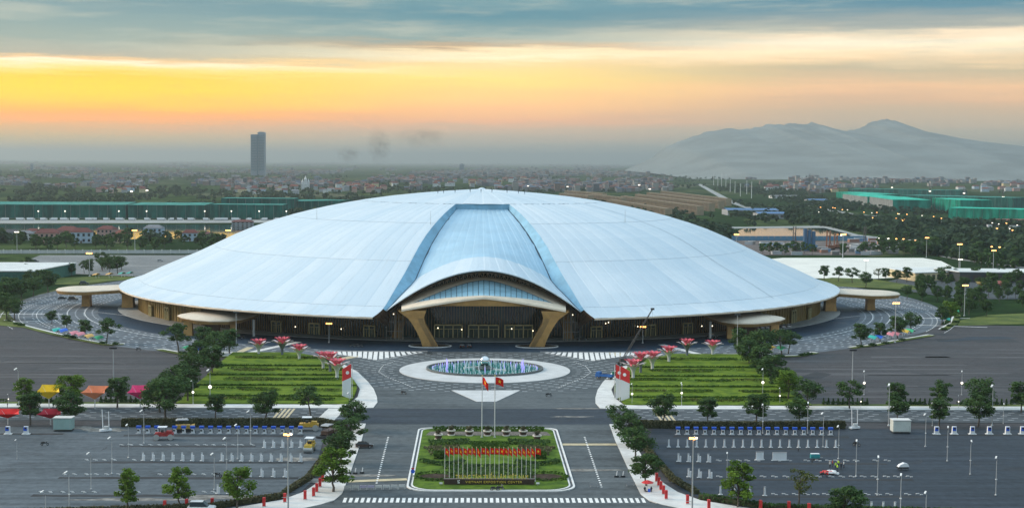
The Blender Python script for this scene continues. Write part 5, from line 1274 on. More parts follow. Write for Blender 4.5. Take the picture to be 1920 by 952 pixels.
def paver_machine(px,pb,col,cn,label,rz):
    g=G(px,pb); t_=thing('asphalt_paver',(g.x,g.y,-.05),label,'paver','asphalt pavers',rz); m_=mat('machine_'+cn,col,.5,var=.15,scale=1.5)
    for y in (-1.0,1.0): MB().extr([(-2,.1),(2,.1),(2.3,.5),(2,.9),(-2,.9),(-2.3,.5)],y-.25,y+.25).build('track',TYRE,t_)
    MB().box((0,0,1.35),(3.8,2.0,1.0)).build('body',m_,t_); MB().extr([(1.6,.7),(3.2,1.2),(3.2,1.9),(1.6,1.5)],-1.2,1.2).build('hopper',m_,t_); MB().box((-2.6,0,.35),(1.0,3.6,.5)).build('screed',LAMPD,t_)
    for x in (-1.2,.8):
        for y in (-.9,.9): MB().tube([(x,y,1.8),(x,y,3.2)],.05,5).build('roof_post',LAMPD,t_)
    MB().extr([(-1.9,3.2),(1.5,3.2),(1.2,3.42),(-1.4,3.45)],-1.15,1.15).build('canopy',GREYP,t_)
paver_machine(343,808,(.40,.27,.05),'ochre','ochre asphalt paver with grey canopy behind the red roller',.2); paver_machine(614,818,(.09,.05,.035),'umber','dark brown paver at the hedge corner of the left lot',1.2)
def truck(px,pb,col,cn,label,rz):
    g=G(px,pb); t_=thing('truck',(g.x,g.y,0),label,'truck','trucks',rz); m_=mat('truck_'+cn,col,.45)
    MB().box((-1.0,0,.85),(4.6,1.9,.25)).build('chassis',LAMPD,t_); MB().extr([(1.4,.6),(3.0,.6),(3.0,1.5),(2.6,2.4),(1.4,2.4)],-.95,.95).build('cab',m_,t_); MB().extr([(2.72,1.55),(2.98,1.55),(2.66,2.25),(2.5,2.25)],-.8,.8).build('windscreen',CGLASS,t_)
    for s in (-1,1): MB().box((-1.0,s*.95,1.3),(4.5,.08,.7)).build('side_board',m_,t_)
    MB().box((-3.2,0,1.3),(.08,1.9,.7)).build('tail_board',m_,t_); MB().box((-1,0,1.0),(4.4,1.8,.08)).build('bed',LAMPD,t_)
    for x in (-2.3,2.2):
        for y in (-.85,.85): wheel(t_,x,y,.45,.3)
    return t_
truck(1133,710,(.03,.14,.42),'blue','blue flatbed truck at the right corner pavement',2.6)
generic('site_box',1154,704,'green metal site box behind the blue truck','box',[('body',MB().box((0,0,.7),(2.4,1.2,1.3)),mat('green_box',(.02,.16,.09),.6)),('lid',MB().box((0,0,1.4),(2.5,1.3,.1)),mat('green_box',(.02,.16,.09),.6)),('handle',MB().box((0,-.64,1.0),(.5,.06,.1)),STEEL)])
# crane truck with raised boom
g=G(1178,684); ct=thing('crane_truck',(g.x,g.y,0),'dark crane truck with long raised boom by the right flower sculptures','crane truck',rz=.15)
CRN=mat('crane_dark',(.05,.05,.055),.5); 
MB().box((0,0,1.1),(8.5,2.4,.5)).build('chassis',CRN,ct); MB().extr([(2.9,1.2),(4.7,1.2),(4.7,2.2),(4.3,3.1),(2.9,3.1)],-1.2,1.2).build('cab',GREYP,ct); MB().box((-1.6,0,2.0),(3.2,2.2,1.3)).build('turret',CRN,ct)
for x in (-3.2,-2.0,1.4,3.6):
    for y in (-1.05,1.05): wheel(ct,x,y,.55,.35)
tip=Vector((8.8,-.4,20.6)); b0=Vector((-1.8,0,2.6)); 
bm_=MB()
for k in range(12):
    a,b_=b0.lerp(tip,k/12),b0.lerp(tip,(k+1)/12)
    wd=.42*(1-k/16)
    for dx_,dy_ in ((-wd,-wd),(wd,-wd),(wd,wd),(-wd,wd)): bm_.tube([a+Vector((dx_,dy_,0)),b_+Vector((dx_*.93,dy_*.93,0))],.07,4,False)
    bm_.tube([a+Vector((-wd,-wd,0)),b_+Vector((wd*.9,-wd*.9,0))],.05,4,False); bm_.tube([a+Vector((wd,wd,0)),b_+Vector((-wd*.9,wd*.9,0))],.05,4,False)
bm_.build('boom',CRN,ct); MB().box(tuple(tip),(1.3,.6,.7)).build('boom_head',CRN,ct); MB().tube([tip,tip+Vector((.1,0,-5))],.03,4).build('hoist_rope',CRN,ct)
# buggy with white cover, motorbikes
generic('site_buggy',1692,880,'small site cart with a white cover in the right lot','cart',[('bed',MB().box((0,0,.6),(2.6,1.3,.4)),LAMPD),('cover',MB().extr([(-1.2,.8),(1.5,.8),(1.2,1.5),(.3,1.75),(-.8,1.3)],-.6,.6),WHITE),('wheel',MB().lathe([(.35,-.1),(.35,.1)],n=10).xf(Matrix.Translation((-.9,-.7,.35))@Matrix.Rotation(PI/2,4,'X')),TYRE),('wheel',MB().lathe([(.35,-.1),(.35,.1)],n=10).xf(Matrix.Translation((.9,-.7,.35))@Matrix.Rotation(PI/2,4,'X')),TYRE)],rz=.1)
def bike_proto():
    t_=thing('motorbike',(0,-580,0),'x','motorbike')
    for x in (-.65,.65): wheel(t_,x,0,.3,.12)
    MB().extr([(-.9,.55),(-.2,.45),(.35,.5),(.6,.95),(.5,1.05),(.2,.7),(-.4,.8),(-.95,.75)],-.14,.14).build('body',LAMPD,t_); MB().box((-.35,0,.84),(.75,.28,.1)).build('seat',TYRE,t_); MB().tube([(.52,-.35,1.1),(.5,0,1.05),(.52,.35,1.1)],.03,5).build('handlebar',STEEL,t_)
    return t_
BK=bike_proto()
for i,(px,pb,l) in enumerate(((806,664,'motorbike before the left planter of the portal'),(408,893,'motorbike among the wheel stops of the left lot'),(1606,835,'motorbike behind the long post row of the right lot'),(260,656,'motorbike crossing the left car park alone'),(84,834,'motorbike with trailer board in the left lot'),(928,919,'left motorbike passing the front of the island'),(938,918,'right motorbike passing the front of the island'),(660,650,'motorbike parked before the hall, left one of three'),(668,650,'motorbike parked before the hall, middle one of three'),(676,650,'motorbike parked before the hall, right one of three'),(275,768,'motorbike at the left cross road pavement'),(1545,893,'dark motorbike in the fourth row of the right lot'),(757,738,'motorbike crossing the square on the left'),(1029,742,'motorbike crossing the square on the right'))):
    g=G(px,pb); place(BK,'bk',(g.x,g.y,-.05),R.uniform(-.6,.6),l,1.1,'motorbikes')
# ------------------------------------------------------------------ people
def person_mesh(seat=False):
    me=bpy.data.meshes.new('person')
    if not seat: J=[(0,0,.95,.15),(0,0,1.2,.15),(0,0,1.42,.15),(0,0,1.54,.06),(0,.01,1.68,.115),(.19,0,1.40,.07),(.27,.05,1.12,.052),(.25,-.12,.9,.045),(-.19,0,1.40,.07),(-.27,.0,1.12,.052),(-.28,-.08,.88,.045),(.10,0,.86,.10),(.12,-.06,.48,.07),(.12,.03,.07,.055),(.13,-.12,.04,.05),(-.10,0,.86,.10),(-.12,.04,.48,.07),(-.13,.12,.07,.055),(-.14,-.03,.04,.05)]
    else: J=[(0,0,.5,.16),(0,0,.8,.15),(0,0,1.0,.15),(0,0,1.12,.06),(0,.01,1.26,.115),(.19,0,.98,.07),(.27,-.05,.72,.052),(.2,-.28,.62,.045),(-.19,0,.98,.07),(-.27,-.05,.72,.052),(-.2,-.28,.62,.045),(.10,-.05,.48,.10),(.13,-.45,.48,.07),(.13,-.45,.07,.055),(.13,-.58,.04,.05),(-.10,-.05,.48,.10),(-.13,-.45,.48,.07),(-.13,-.45,.07,.055),(-.13,-.58,.04,.05)]
    E_=[(0,1),(1,2),(2,3),(3,4),(2,5),(5,6),(6,7),(2,8),(8,9),(9,10),(0,11),(11,12),(12,13),(13,14),(0,15),(15,16),(16,17),(17,18)]
    me.from_pydata([j[:3] for j in J],E_,[]); ob=bpy.data.objects.new('tmp',me); COL.objects.link(ob)
    md=ob.modifiers.new('s','SKIN'); md.use_smooth_shade=True
    for k,sv in enumerate(me.skin_vertices[0].data): sv.radius=(J[k][3],J[k][3]); sv.use_root=(k==0)
    ob.modifiers.new('ss','SUBSURF').levels=1; ob.modifiers['ss'].render_levels=1
    dg=bpy.context.evaluated_depsgraph_get(); m2=bpy.data.meshes.new_from_object(ob.evaluated_get(dg)); bpy.data.objects.remove(ob); m2.name='person_body'
    return m2
def cloth(name,legs,top,head,hh=1.62,waist=.92,neck=1.5):
    m=bpy.data.materials.new(name); m.use_nodes=True; t=NT(m.node_tree); t.nt.nodes.clear(); b=t.n('ShaderNodeBsdfPrincipled'); o=t.n('ShaderNodeOutputMaterial'); t.l(b.outputs[0],o.inputs[0])
    sp_=t.n('ShaderNodeSeparateXYZ'); t.l(t.n('ShaderNodeTexCoord').outputs['Object'],sp_.inputs[0]); q=t.math('MULTIPLY',sp_.outputs[2],.5)
    t.l(t.ramp(q,[(0,(.02,.02,.02,1)),(.05,(*legs,1)),(waist/2,(*top,1)),(neck/2,(.42,.27,.19,1)),((hh+.08)/2,(*head,1))],'CONSTANT'),b.inputs['Base Color']); b.inputs['Roughness'].default_value=.85; return m
PM=person_mesh(); PS=person_mesh(True)
CL={'lime':cloth('lime_vest_clothes',(.03,.04,.07),(.45,.70,.06),(.75,.75,.7)),'white':cloth('white_shirt_clothes',(.03,.03,.04),(.68,.68,.66),(.02,.015,.012)),'dark':cloth('dark_clothes',(.03,.03,.04),(.04,.05,.07),(.02,.015,.012)),'red':cloth('red_shirt_clothes',(.05,.05,.08),(.45,.06,.05),(.6,.5,.1))}
def person(px,pb,cl,label,rz,seat=False,z=0):
    me=(PS if seat else PM).copy(); me.materials.clear(); me.materials.append(CL[cl]); o=bpy.data.objects.new('person',me); COL.objects.link(o); g=G(px,pb); o.location=(g.x,g.y,z-.05); o.rotation_euler=(0,0,rz); tag(o,label,'person','people on the site')
for px,pb,cl,l,rz in ((1556,876,'white','person in white shirt, leftmost of the worker group in the right lot',.5),(1561,874,'red','person in red shirt behind the sack pile, right lot',1.2),(1567,878,'lime','person in lime vest at the front of the worker group',0.2),(1572,874,'lime','person in lime vest at the back of the worker group',2.2),(1577,879,'dark','person in dark clothes, front right of the worker group',3.4),(1582,876,'white','person in white shirt, rightmost of the worker group',4.2),(1570,882,'lime','person in lime vest bending over the tools, nearest of the worker group',5.0),
        (100,764,'dark','person walking under the yellow shade sail',1.0),(14,764,'dark','person standing at the left edge verge',2.0),(1604,835,'dark','person standing beside the motorbike, right lot',.3),(1497,845,'white','person among the white posts of the right lot',1.1),(930,634,'dark','person in dark clothes before the centre doors',0),(878,636,'white','person in white shirt at the left entrance doors',0),(1690,879,'lime','person in lime vest pushing the covered cart',1.6)): person(px,pb,cl,l,rz)
person(1209,921,'dark','person in dark clothes seated under the red parasol, left one',.3,True,.02); person(1221,921,'dark','person in dark clothes seated under the red parasol, right one',-.4,True,.02)
for i,px in enumerate((1209,1221)): generic('stool',px,921,'dark stool under the %s seated guard'%('left' if i==0 else 'right'),'stool',[('seat',MB().box((0,.02,.36),(.4,.4,.06)),LAMPD),('leg',MB().box((-.15,.02,.17),(.05,.34,.34)),LAMPD),('leg',MB().box((.15,.02,.17),(.05,.34,.34)),LAMPD)],z=.02)
# ------------------------------------------------------------------ middle distance buildings
def px_at(px,py,Y):
    d=_fw+_r2*((px-960)/F_PX)-_u2*((py-476)/F_PX); t_=Y/d.y; return Vector((CAM_X+d.x*t_,Y,CAM_H+d.z*t_))
WALLC={'blue':(.22,.38,.58),'cream':(.60,.50,.30),'pink':(.48,.30,.26),'white':(.60,.62,.62),'grey':(.34,.36,.38),'pale blue':(.42,.52,.62)}
ROOFC={'red':(.12,.028,.024),'tile':(.19,.055,.035),'grey':(.18,.19,.21),'dark':(.06,.06,.07),'blue':(.06,.16,.34)}
WIN=mat('house_window',(.025,.03,.04),.2)
def house(px,pb,wpx,hpx,wc,rc,label,hip=True,group='houses by the left lake',depth=1.0,wins=True):
    g=G(px,pb); mp=MPP(g.y); w_,h=wpx*mp,hpx*mp; d=w_*.8*depth; t_=thing('house',(g.x,g.y,-.3),label,'house',group,rz=R.uniform(-.25,.25)); wm=mat('wall_'+wc.replace(' ','_'),WALLC[wc],.85,var=.08,scale=.4); rm=mat('roof_'+rc,ROOFC[rc],.8,var=.15,scale=.6)
    hw=h*.72; MB().box((0,d/2,hw/2),(w_,d,hw)).build('wall',wm,t_)
    e=.6; r_=MB()
    A_=[(-w_/2-e,-e,hw),(w_/2+e,-e,hw),(w_/2+e,d+e,hw),(-w_/2-e,d+e,hw)]; k=w_*.22 if hip else -e*.2
    r1,r2=(-w_/2+k,d/2,h),(w_/2-k,d/2,h); r_.quad(A_[0],A_[1],r2,r1); r_.quad(A_[2],A_[3],r1,r2); r_.face([A_[1],A_[2],r2]); r_.face([A_[3],A_[0],r1]); r_.face(A_); r_.build('roof',rm,t_)
    if wins:
        fl=max(2,int(hw/3.4)); n=max(2,int(w_/4))
        for q in range(fl):
            for i in range(n):
                x=-w_/2+w_*(i+.5)/n; z=hw*(q+.5)/fl
                o=MB().box((x,-.03,z),(w_/n*.45,.1,hw/fl*.5)).build('window',WIN,t_); MB().box((x,-.12,z-hw/fl*.3),(w_/n*.55,.25,.18)).build('sill',WALK,o)
        MB().box((0,-.05,1.1),(1.4,.14,2.2)).build('door',mat('house_door',(.10,.06,.04),.6),t_)
hs=[(88,455,44,26,'pink','red','pinkish house with red roof, left of the lakeside row'),(122,452,40,28,'pink','red','broad pinkish house with red roof behind the blue fronted one'),(152,455,38,28,'pale blue','red','pale blue gabled house with red roof in the lakeside row'),(196,445,32,22,'pink','red','red roofed house close to the lake shore'),(226,455,26,24,'cream','tile','yellow cream house with hipped tile roof before the lake'),(286,443,34,22,'pale blue','grey','pale blue house with grey roof at the lake shore'),(356,452,28,22,'pale blue','red','pale blue house with red roof nearest the dome'),(46,450,30,18,'white','grey','white house with grey roof near the left edge'),(20,448,28,18,'grey','dark','grey house under trees at the left edge'),(380,446,40,12,'pink','red','long low red roofed house beside the dome'),(455,424,40,12,'grey','red','red roofed shed by the lake right of the lamp'),(60,444,24,16,'white','red','small white house behind the pinkish one')]
for a in hs: house(*a)
mb=MB(); fw_=thing('boundary_wall',(0,0,0),'long pale boundary wall below the lakeside houses','wall')
for k in range(26):
    a,b_=G(-10+k*16.5,474.5),G(-10+(k+1)*16.5,474.5); MB().prism([a.xy,b_.xy,(b_+Vector((0,.4,0))).xy,(a+Vector((0,.4,0))).xy],-.3,2.4).build('wall_panel',WALK2,fw_); MB().box((a.x,a.y,1.3),(.8,.8,3.2)).build('wall_pier',WALK,fw_)
# villages beyond: houses that can still be told apart
rr=random.Random(21); cnt=0
for (x0,x1,y0,y1,n,lab,grp) in ((180,270,352,362,16,'small pale house in the village above the left netted block','village above the left netted block'),(425,560,350,364,26,'small house in the village left of the white church','village left of the church'),(590,720,348,362,26,'small red roofed house in the village right of the white church','village right of the church'),(730,1000,338,352,34,'small house in the town just above the crown of the dome','town above the dome crown'),(1440,1620,346,360,22,'small house in the town above the right netted blocks','town above the right netted blocks'),(1800,1920,346,360,14,'small house in the town at the far right','town at the far right')):
    for k in range(n):
        house(rr.uniform(x0,x1),rr.uniform(y0,y1),rr.uniform(7,14),rr.uniform(6,11),rr.choice(('white','grey','pink','pale blue','cream')),rr.choice(('red','tile','grey','red')),lab,rr.random()<.5,grp,1.0,False)
# white church
g=G(573,356); mp=MPP(g.y); ch=thing('church',(g.x,g.y,0),'white church with stepped spires left of the dome crown','church'); WC=mat('church_white',(.62,.64,.66),.8)
for nm,x,w_,h in (('nave',0,16,15),('side_tower',-7.5,5,20),('side_tower',7.5,5,20),('main_tower',0,7,27)):
    MB().box((x,0 if nm=='nave' else -2,h/2),(w_,12 if nm=='nave' else w_,h)).build(nm,WC,ch); MB().lathe([(w_*.6,h),(w_*.25,h+4 if nm!='nave' else h+1),(.05,h+9 if nm!='nave' else h+2)],(x,0 if nm=='nave' else -2,0),4).build('spire',WC,ch)
for x in (-7.5,0,7.5): MB().box((x,-4.6 if x else -5.6,11),(1.6,.2,4)).build('window',WIN,ch)
# netted construction blocks
def net_block(name,a,b_,hgt,depth,col,cn,label,bay=11.0):
    """block from ground point a to b_ (front edge), wrapped in green netting, bay by bay"""
    a,b_=Vector((a[0],a[1],0)),Vector((b_[0],b_[1],0)); L_=(b_-a).length; t0=(b_-a)/L_; nn=Vector((-t0.y,t0.x,0))
    if nn.y<0: nn=-nn
    t_=thing('netted_building',(0,0,0),label,'construction site','buildings wrapped in green netting'); nm=mat('netting_'+cn,col,.9,col2=tuple(x*.45 for x in col),scale=.12,stretch=(1,1,.25),spec=.1)
    MB().prism([(a+nn*.6).xy,(b_+nn*.6).xy,(b_+nn*depth).xy,(a+nn*depth).xy],-.3,hgt-.4).build('structure',mat('raw_concrete',(.20,.22,.22),.9,var=.2,scale=.1),t_)
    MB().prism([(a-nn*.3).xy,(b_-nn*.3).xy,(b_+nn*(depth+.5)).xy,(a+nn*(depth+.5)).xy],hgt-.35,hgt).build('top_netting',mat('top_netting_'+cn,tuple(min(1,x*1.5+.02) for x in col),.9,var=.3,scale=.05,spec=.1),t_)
    n=max(2,int(L_/bay))
    for k in range(n):
        p,q=a+t0*(L_*k/n+.25),a+t0*(L_*(k+1)/n-.25); off=nn*(-.2+ (.3 if k%3==1 else 0)+R.uniform(0,.4)); hh=hgt-R.uniform(0,.8)
        m1=(p+q)/2+off-nn*.35
        MB().grid([[(*(p+off).xy,R.uniform(.0,1.5)),(*m1.xy,.5),(*(q+off).xy,.4)],[(*(p+off).xy,hh*.5),(*(m1+nn*.3).xy,hh*.5),(*(q+off).xy,hh*.5)],[(*(p+off).xy,hh),(*m1.xy,hh),(*(q+off).xy,hh)]]).build('net_panel',nm,t_)
    for e,s in ((a,-1),(b_,1)):
        MB().quad((*(e+t0*s*.4).xy,0),(*(e+t0*s*.4+nn*depth).xy,0),(*(e+t0*s*.4+nn*depth).xy,hgt),(*(e+t0*s*.4).xy,hgt)).build('end_netting',nm,t_)
NC1=(.022,.150,.125); NC2=(.015,.30,.215)
def GB(px,py): v=G(px,py); return (v.x,v.y)
net_block('n',GB(-60,409),GB(236,409.5),17,120,NC1,'teal','long teal netted block at the left edge beyond the lake')
net_block('n',GB(240,409.5),GB(384,410),17,110,NC1,'teal','second teal netted block beyond the lake, left of the gap')
net_block('n',GB(394,410),GB(530,411),18,40,NC1,'teal','teal netted block beyond the lake nearest the dome')
net_block('n',GB(415,398),GB(552,399),20,40,NC1,'teal','rear teal netted block seen above the one nearest the dome')
net_block('n',GB(558,398),GB(660,396),16,60,NC1,'teal','low netted block half hidden behind the dome shoulder')
for i,(xa,ya,xb,yb,h,dp) in enumerate(((1568,374,1632,379,16,60),(1638,380,1690,387,17,60),(1695,388,1745,396,18,60),(1748,394,1800,399,20,50))): net_block('n',GB(xa,ya),GB(xb,yb),h,dp,NC2,'green','bright green netted block, %s of the diagonal row on the right'%ords[i],8)
net_block('n',GB(1778,413),GB(1990,419),17,50,NC2,'green','large bright green netted block at the right edge')
net_block('n',GB(1690,384),GB(1900,390),18,60,NC1,'teal','long dull netted block behind the bright ones on the right')
net_block('n',GB(1590,366),GB(1800,370),16,60,NC1,'teal','farthest dull netted block behind the diagonal row')
# beige terrace rows
BEI=mat('beige_render',(.34,.26,.17),.85,var=.12,scale=.1); BROOF=mat('beige_roof',(.25,.195,.14),.85,var=.2,scale=.1); SHADE=mat('loggia_dark',(.07,.055,.05),.8)
for i,(xa,ya,xb,yb) in enumerate(((1050,374,1104,379),(1106,376,1166,384),(1142,388,1248,409),(1166,380,1308,403),(1192,376,1330,396),(1214,372,1348,391),(1240,369,1362,386),(1060,368,1130,374))):
    a,b_=G(xa,ya),G(xb,yb); L_=(b_-a).length; t0=(b_-a)/L_; nn=Vector((-t0.y,t0.x,0)); nn=nn if nn.y>0 else -nn; h=11
    t_=thing('terrace_row',(0,0,0),'beige terrace of town houses, %s of the parallel rows right of the crown'%ords[i],'terrace houses','beige terrace rows')
    MB().prism([a.xy,b_.xy,(b_+nn*9).xy,(a+nn*9).xy],-.3,h).build('wall',BEI,t_)
    r_=MB(); e=nn*.8; r_.quad((*(a-e).xy,h),(*(b_-e).xy,h),(*(b_+nn*4).xy,h+2.2),(*(a+nn*4).xy,h+2.2)); r_.quad((*(a+nn*4).xy,h+2.2),(*(b_+nn*4).xy,h+2.2),(*(b_+nn*9.5).xy,h),(*(a+nn*9.5).xy,h)); r_.build('roof',BROOF,t_)
    n=int(L_/9)
    for k in range(n):
        c=a+t0*(L_*(k+.5)/n); rz=math.atan2(t0.y,t0.x); o=MB().box((c.x-nn.x*.4,c.y-nn.y*.4,h*.5),(5.2,.8,h*.82),rz=rz).build('loggia',SHADE,t_); MB().box((c.x-nn.x*.9,c.y-nn.y*.9,h*.5),(5.6,.5,.5),rz=rz).build('balcony',BEI,o)
    for k in range(0,n+1): c=a+t0*(L_*k/n); MB().box((c.x+nn.x*3.6,c.y+nn.y*3.6,h*.58),(1.2,10.6,h*1.18),rz=math.atan2(t0.y,t0.x)).build('party_wall',BEI,t_)
# blue roofed sheds
def shed(px,pb,wpx,h,dp,rc,label,wc='grey'):
    g=G(px,pb); w_=wpx*MPP(g.y); t_=thing('shed',(g.x,g.y,-.2),label,'shed','sheds'); MB().box((0,dp/2,h*.4),(w_,dp,h*.8)).build('wall',mat('wall_'+wc,WALLC[wc],.85),t_)
    r_=MB(); r_.quad((-w_/2-1,-1,h*.78),(w_/2+1,-1,h*.78),(w_/2+1,dp/2,h),(-w_/2-1,dp/2,h)); r_.quad((-w_/2-1,dp/2,h),(w_/2+1,dp/2,h),(w_/2+1,dp+1,h*.78),(-w_/2-1,dp+1,h*.78)); r_.build('roof',mat('roof_'+rc,ROOFC[rc],.6),t_)
    n=max(3,int(w_/8))
    for k in range(n): MB().box((-w_/2+w_*(k+.5)/n,-.05,h*.4),(w_/n*.6,.2,h*.4)).build('opening',SHADE,t_)
for a in ((1412,404,96,10,50,'blue','long blue roofed shed right of the beige terraces'),(1448,410,52,9,40,'blue','smaller blue roofed shed before the long one'),(1535,382,36,9,40,'blue','blue roofed shed along the far right avenue'),(1478,372,60,7,40,'grey','pale roofed shed far behind the tree avenue','white'),(1905,425,60,9,40,'tile','low shed at the right edge below the green netting')): shed(*a)
# long sheds beside the ring: flat roofs
def flat_shed(pa,pb_,dp,h,label,wallm):
    a,b_=G(*pa),G(*pb_); t_=thing('flat_shed',(0,0,0),label,'shed','flat roofed sheds'); P=[a.xy,b_.xy,(b_+Vector((6,dp,0))).xy,(a+Vector((-6,dp,0))).xy] if True else 0
    MB().prism(P,-.2,h).build('wall',wallm,t_); c=sum((Vector((p[0],p[1])) for p in P),Vector((0,0)))/4
    MB().prism([tuple(c+(Vector(p)-c)*1.03) for p in P],h,h+.5).build('roof',mat('pale_roof_sheet',(.66,.68,.66),.6,var=.08,scale=.1),t_)
    n=9
    for k in range(n): p=a.lerp(b_,(k+.5)/n); MB().box((p.x,p.y-.1,h*.45),((b_-a).length/n*.7,.3,h*.6)).build('bay',SHADE if wallm!=GREENW else mat('green_bay',(.02,.10,.08),.6),t_)
GREENW=mat('green_sheet_wall',(.035,.15,.12),.7,var=.1,scale=.3)
flat_shed((-60,531),(62,531),70,7,'low shed with pale flat roof and green walls at the left edge',GREENW)
flat_shed((1716,527),(1800,524),40,5,'low shed with pale flat roof before the concrete pad',mat('wall_cream',WALLC['cream'],.85))
flat_shed((1800,528),(1990,530),30,6,'long flat roofed station shed at the right edge',mat('dark_steel_wall',(.04,.05,.055),.6))
# buses behind the station shed
for i,px in enumerate((1818,1850,1882,1912)):
    g=G(px,516); t_=thing('bus',(g.x,g.y,0),'pale blue and white bus behind the station shed, %s from the left'%ords[i],'bus','buses at the station'); MB().extr([(-5.5,.5),(5.5,.5),(5.6,1.6),(5.3,3.1),(-5.4,3.1)],-1.25,1.25).build('body',mat('bus_white',(.55,.60,.64),.4),t_); MB().box((0,-1.28,2.2),(10,.06,.9)).build('window',CGLASS,t_); MB().box((0,-1.28,1.2),(10.4,.05,.4)).build('stripe',BLUE,t_)
    for x in (-3.4,3.4):
        for y in (-1.1,1.1): wheel(t_,x,y,.5,.3)
# tower cranes
CRY=mat('crane_steel',(.09,.08,.08),.6)
def lattice(mb,a,b_,wd,n):
    a,b_=Vector(a),Vector(b_); up=Vector((0,0,1)) if abs((b_-a).normalized().z)<.9 else Vector((1,0,0)); u=(b_-a).cross(up).normalized()*wd; v=(b_-a).cross(u).normalized()*wd
    for s,r_ in ((1,1),(1,-1),(-1,-1),(-1,1)): mb.tube([a+u*s+v*r_,b_+u*s+v*r_],wd*.22,4,False)
    for k in range(n):
        p,q=a.lerp(b_,k/n),a.lerp(b_,(k+1)/n); mb.tube([p+u+v,q-u+v],wd*.14,4,False); mb.tube([p-u-v,q+u-v],wd*.14,4,False)
for i,(px,pb,pt,jl,dr,lit) in enumerate(((247,374,350,14,-1,1),(276,374,347,20,1,1),(718-280,372,340,2,1,0),(1198,366,335,16,-1,1),(1218,368,346,2,1,1),(1517,374,330,18,1,0),(1642,366,352,12,1,1),(1743,372,350,16,-1,1),(1880,388,358,22,1,1),(1807,372,356,10,-1,1),(990,358,343,8,1,1),(1064,358,345,4,1,1),(1162,356,345,4,-1,1),(1672,362,345,8,1,1))):
    g=G(px,pb); mp=MPP(g.y); h=(pb-pt)*mp; t_=thing('tower_crane',(g.x,g.y,0),'%s tower crane from the left in the distance%s'%(ords[i],', with a lit lamp' if lit else ''),'tower crane','tower cranes in the distance')
    mb=MB(); lattice(mb,(0,0,0),(0,0,h),1.0,10); mb.build('mast',CRY,t_); mb=MB(); lattice(mb,(-dr*jl*mp*.35,0,h),(dr*jl*mp,0,h+1.0),.9,10); mb.build('jib',CRY,t_); MB().box((-dr*jl*mp*.33,0,h-1.2),(3,1.6,2.4)).build('counterweight',CRY,t_); MB().box((1.4,0,h-1.5),(2,2,2.4)).build('cab',GREYP,t_); mb=MB(); lattice(mb,(0,0,h),(0,0,h+5),.8,3); mb.build('tower_head',CRY,t_)
    if lit: MB().box((0,-1.2,h*.62),(4.6,.5,2.0)).build('lamp',LITW,t_)
# piling rigs at the small lake
for i,(px,pb,pt,m_,w_) in enumerate(((1488,472,424,CRY,1.6),(1552,468,432,mat('rust_steel',(.22,.09,.05),.7),2.2),(1566,466,436,MATS['rust_steel'],2.0),(1620,470,424,CRY,1.2))):
    g=G(px,pb); h=(pb-pt)*MPP(g.y); t_=thing('piling_rig',(g.x,g.y,0),'%s piling rig from the left on the mud before the small lake'%ords[i],'piling rig','piling rigs'); mb=MB(); lattice(mb,(0,0,0),(.6,0,h),w_*.6,10); mb.build('leader',m_,t_); MB().box((3,1,2.2),(6,4,3)).build('cab',m_,t_); MB().box((2.5,1,.6),(7,4.6,1.2)).build('track',TYRE,t_); MB().tube([(3.5,1,3.6),(.6,0,h*.75)],.3,5).build('backstay',m_,t_)
g=G(1517,470); tk=thing('silo_block',(g.x,g.y,0),'blue steel silo block beside the small lake','silo'); 
for k in range(3): MB().tube([(-3.6+k*3.6,0,0),(-3.6+k*3.6,0,19-k*1.2)],1.75,12).build('silo',mat('silo_blue',(.05,.13,.24),.5),tk); 
MB().box((0,1.6,6),(9,.6,1)).build('brace',CRY,tk)
bw=thing('site_hoarding',(0,0,0),'blue hoarding along the near shore of the small lake','hoarding')
for k in range(22): a=G(1372+k*11.5,450.5); b_=G(1372+(k+1)*11.5-.4,450.5); MB().prism([a.xy,b_.xy,(b_+Vector((0,.3,0))).xy,(a+Vector((0,.3,0))).xy],-.2,4.2).build('hoarding_panel',mat('hoarding_blue',(.10,.24,.38),.6),bw)
# site huts and trucks on the mud
rr=random.Random(31)
for k in range(46):
    px=rr.uniform(1400,1690); pb=rr.uniform(456,478); g=G(px,pb); w_=rr.uniform(5,10); c=rr.choice(('a','b','c','d')); m_=mat('hut_'+c,{'a':(.45,.47,.50),'b':(.14,.26,.42),'c':(.30,.16,.12),'d':(.24,.22,.21)}[c],.7)
    t_=thing('site_hut',(g.x,g.y,-.1),'site hut or stack on the muddy yard before the small lake','hut','site huts on the muddy yard',rz=rr.uniform(-.3,.3)); MB().box((0,0,1.3),(w_,3,2.6)).build('wall',m_,t_); MB().box((0,0,2.7),(w_+.3,3.3,.25)).build('roof',mat('hut_roof',(.5,.5,.5),.7),t_)
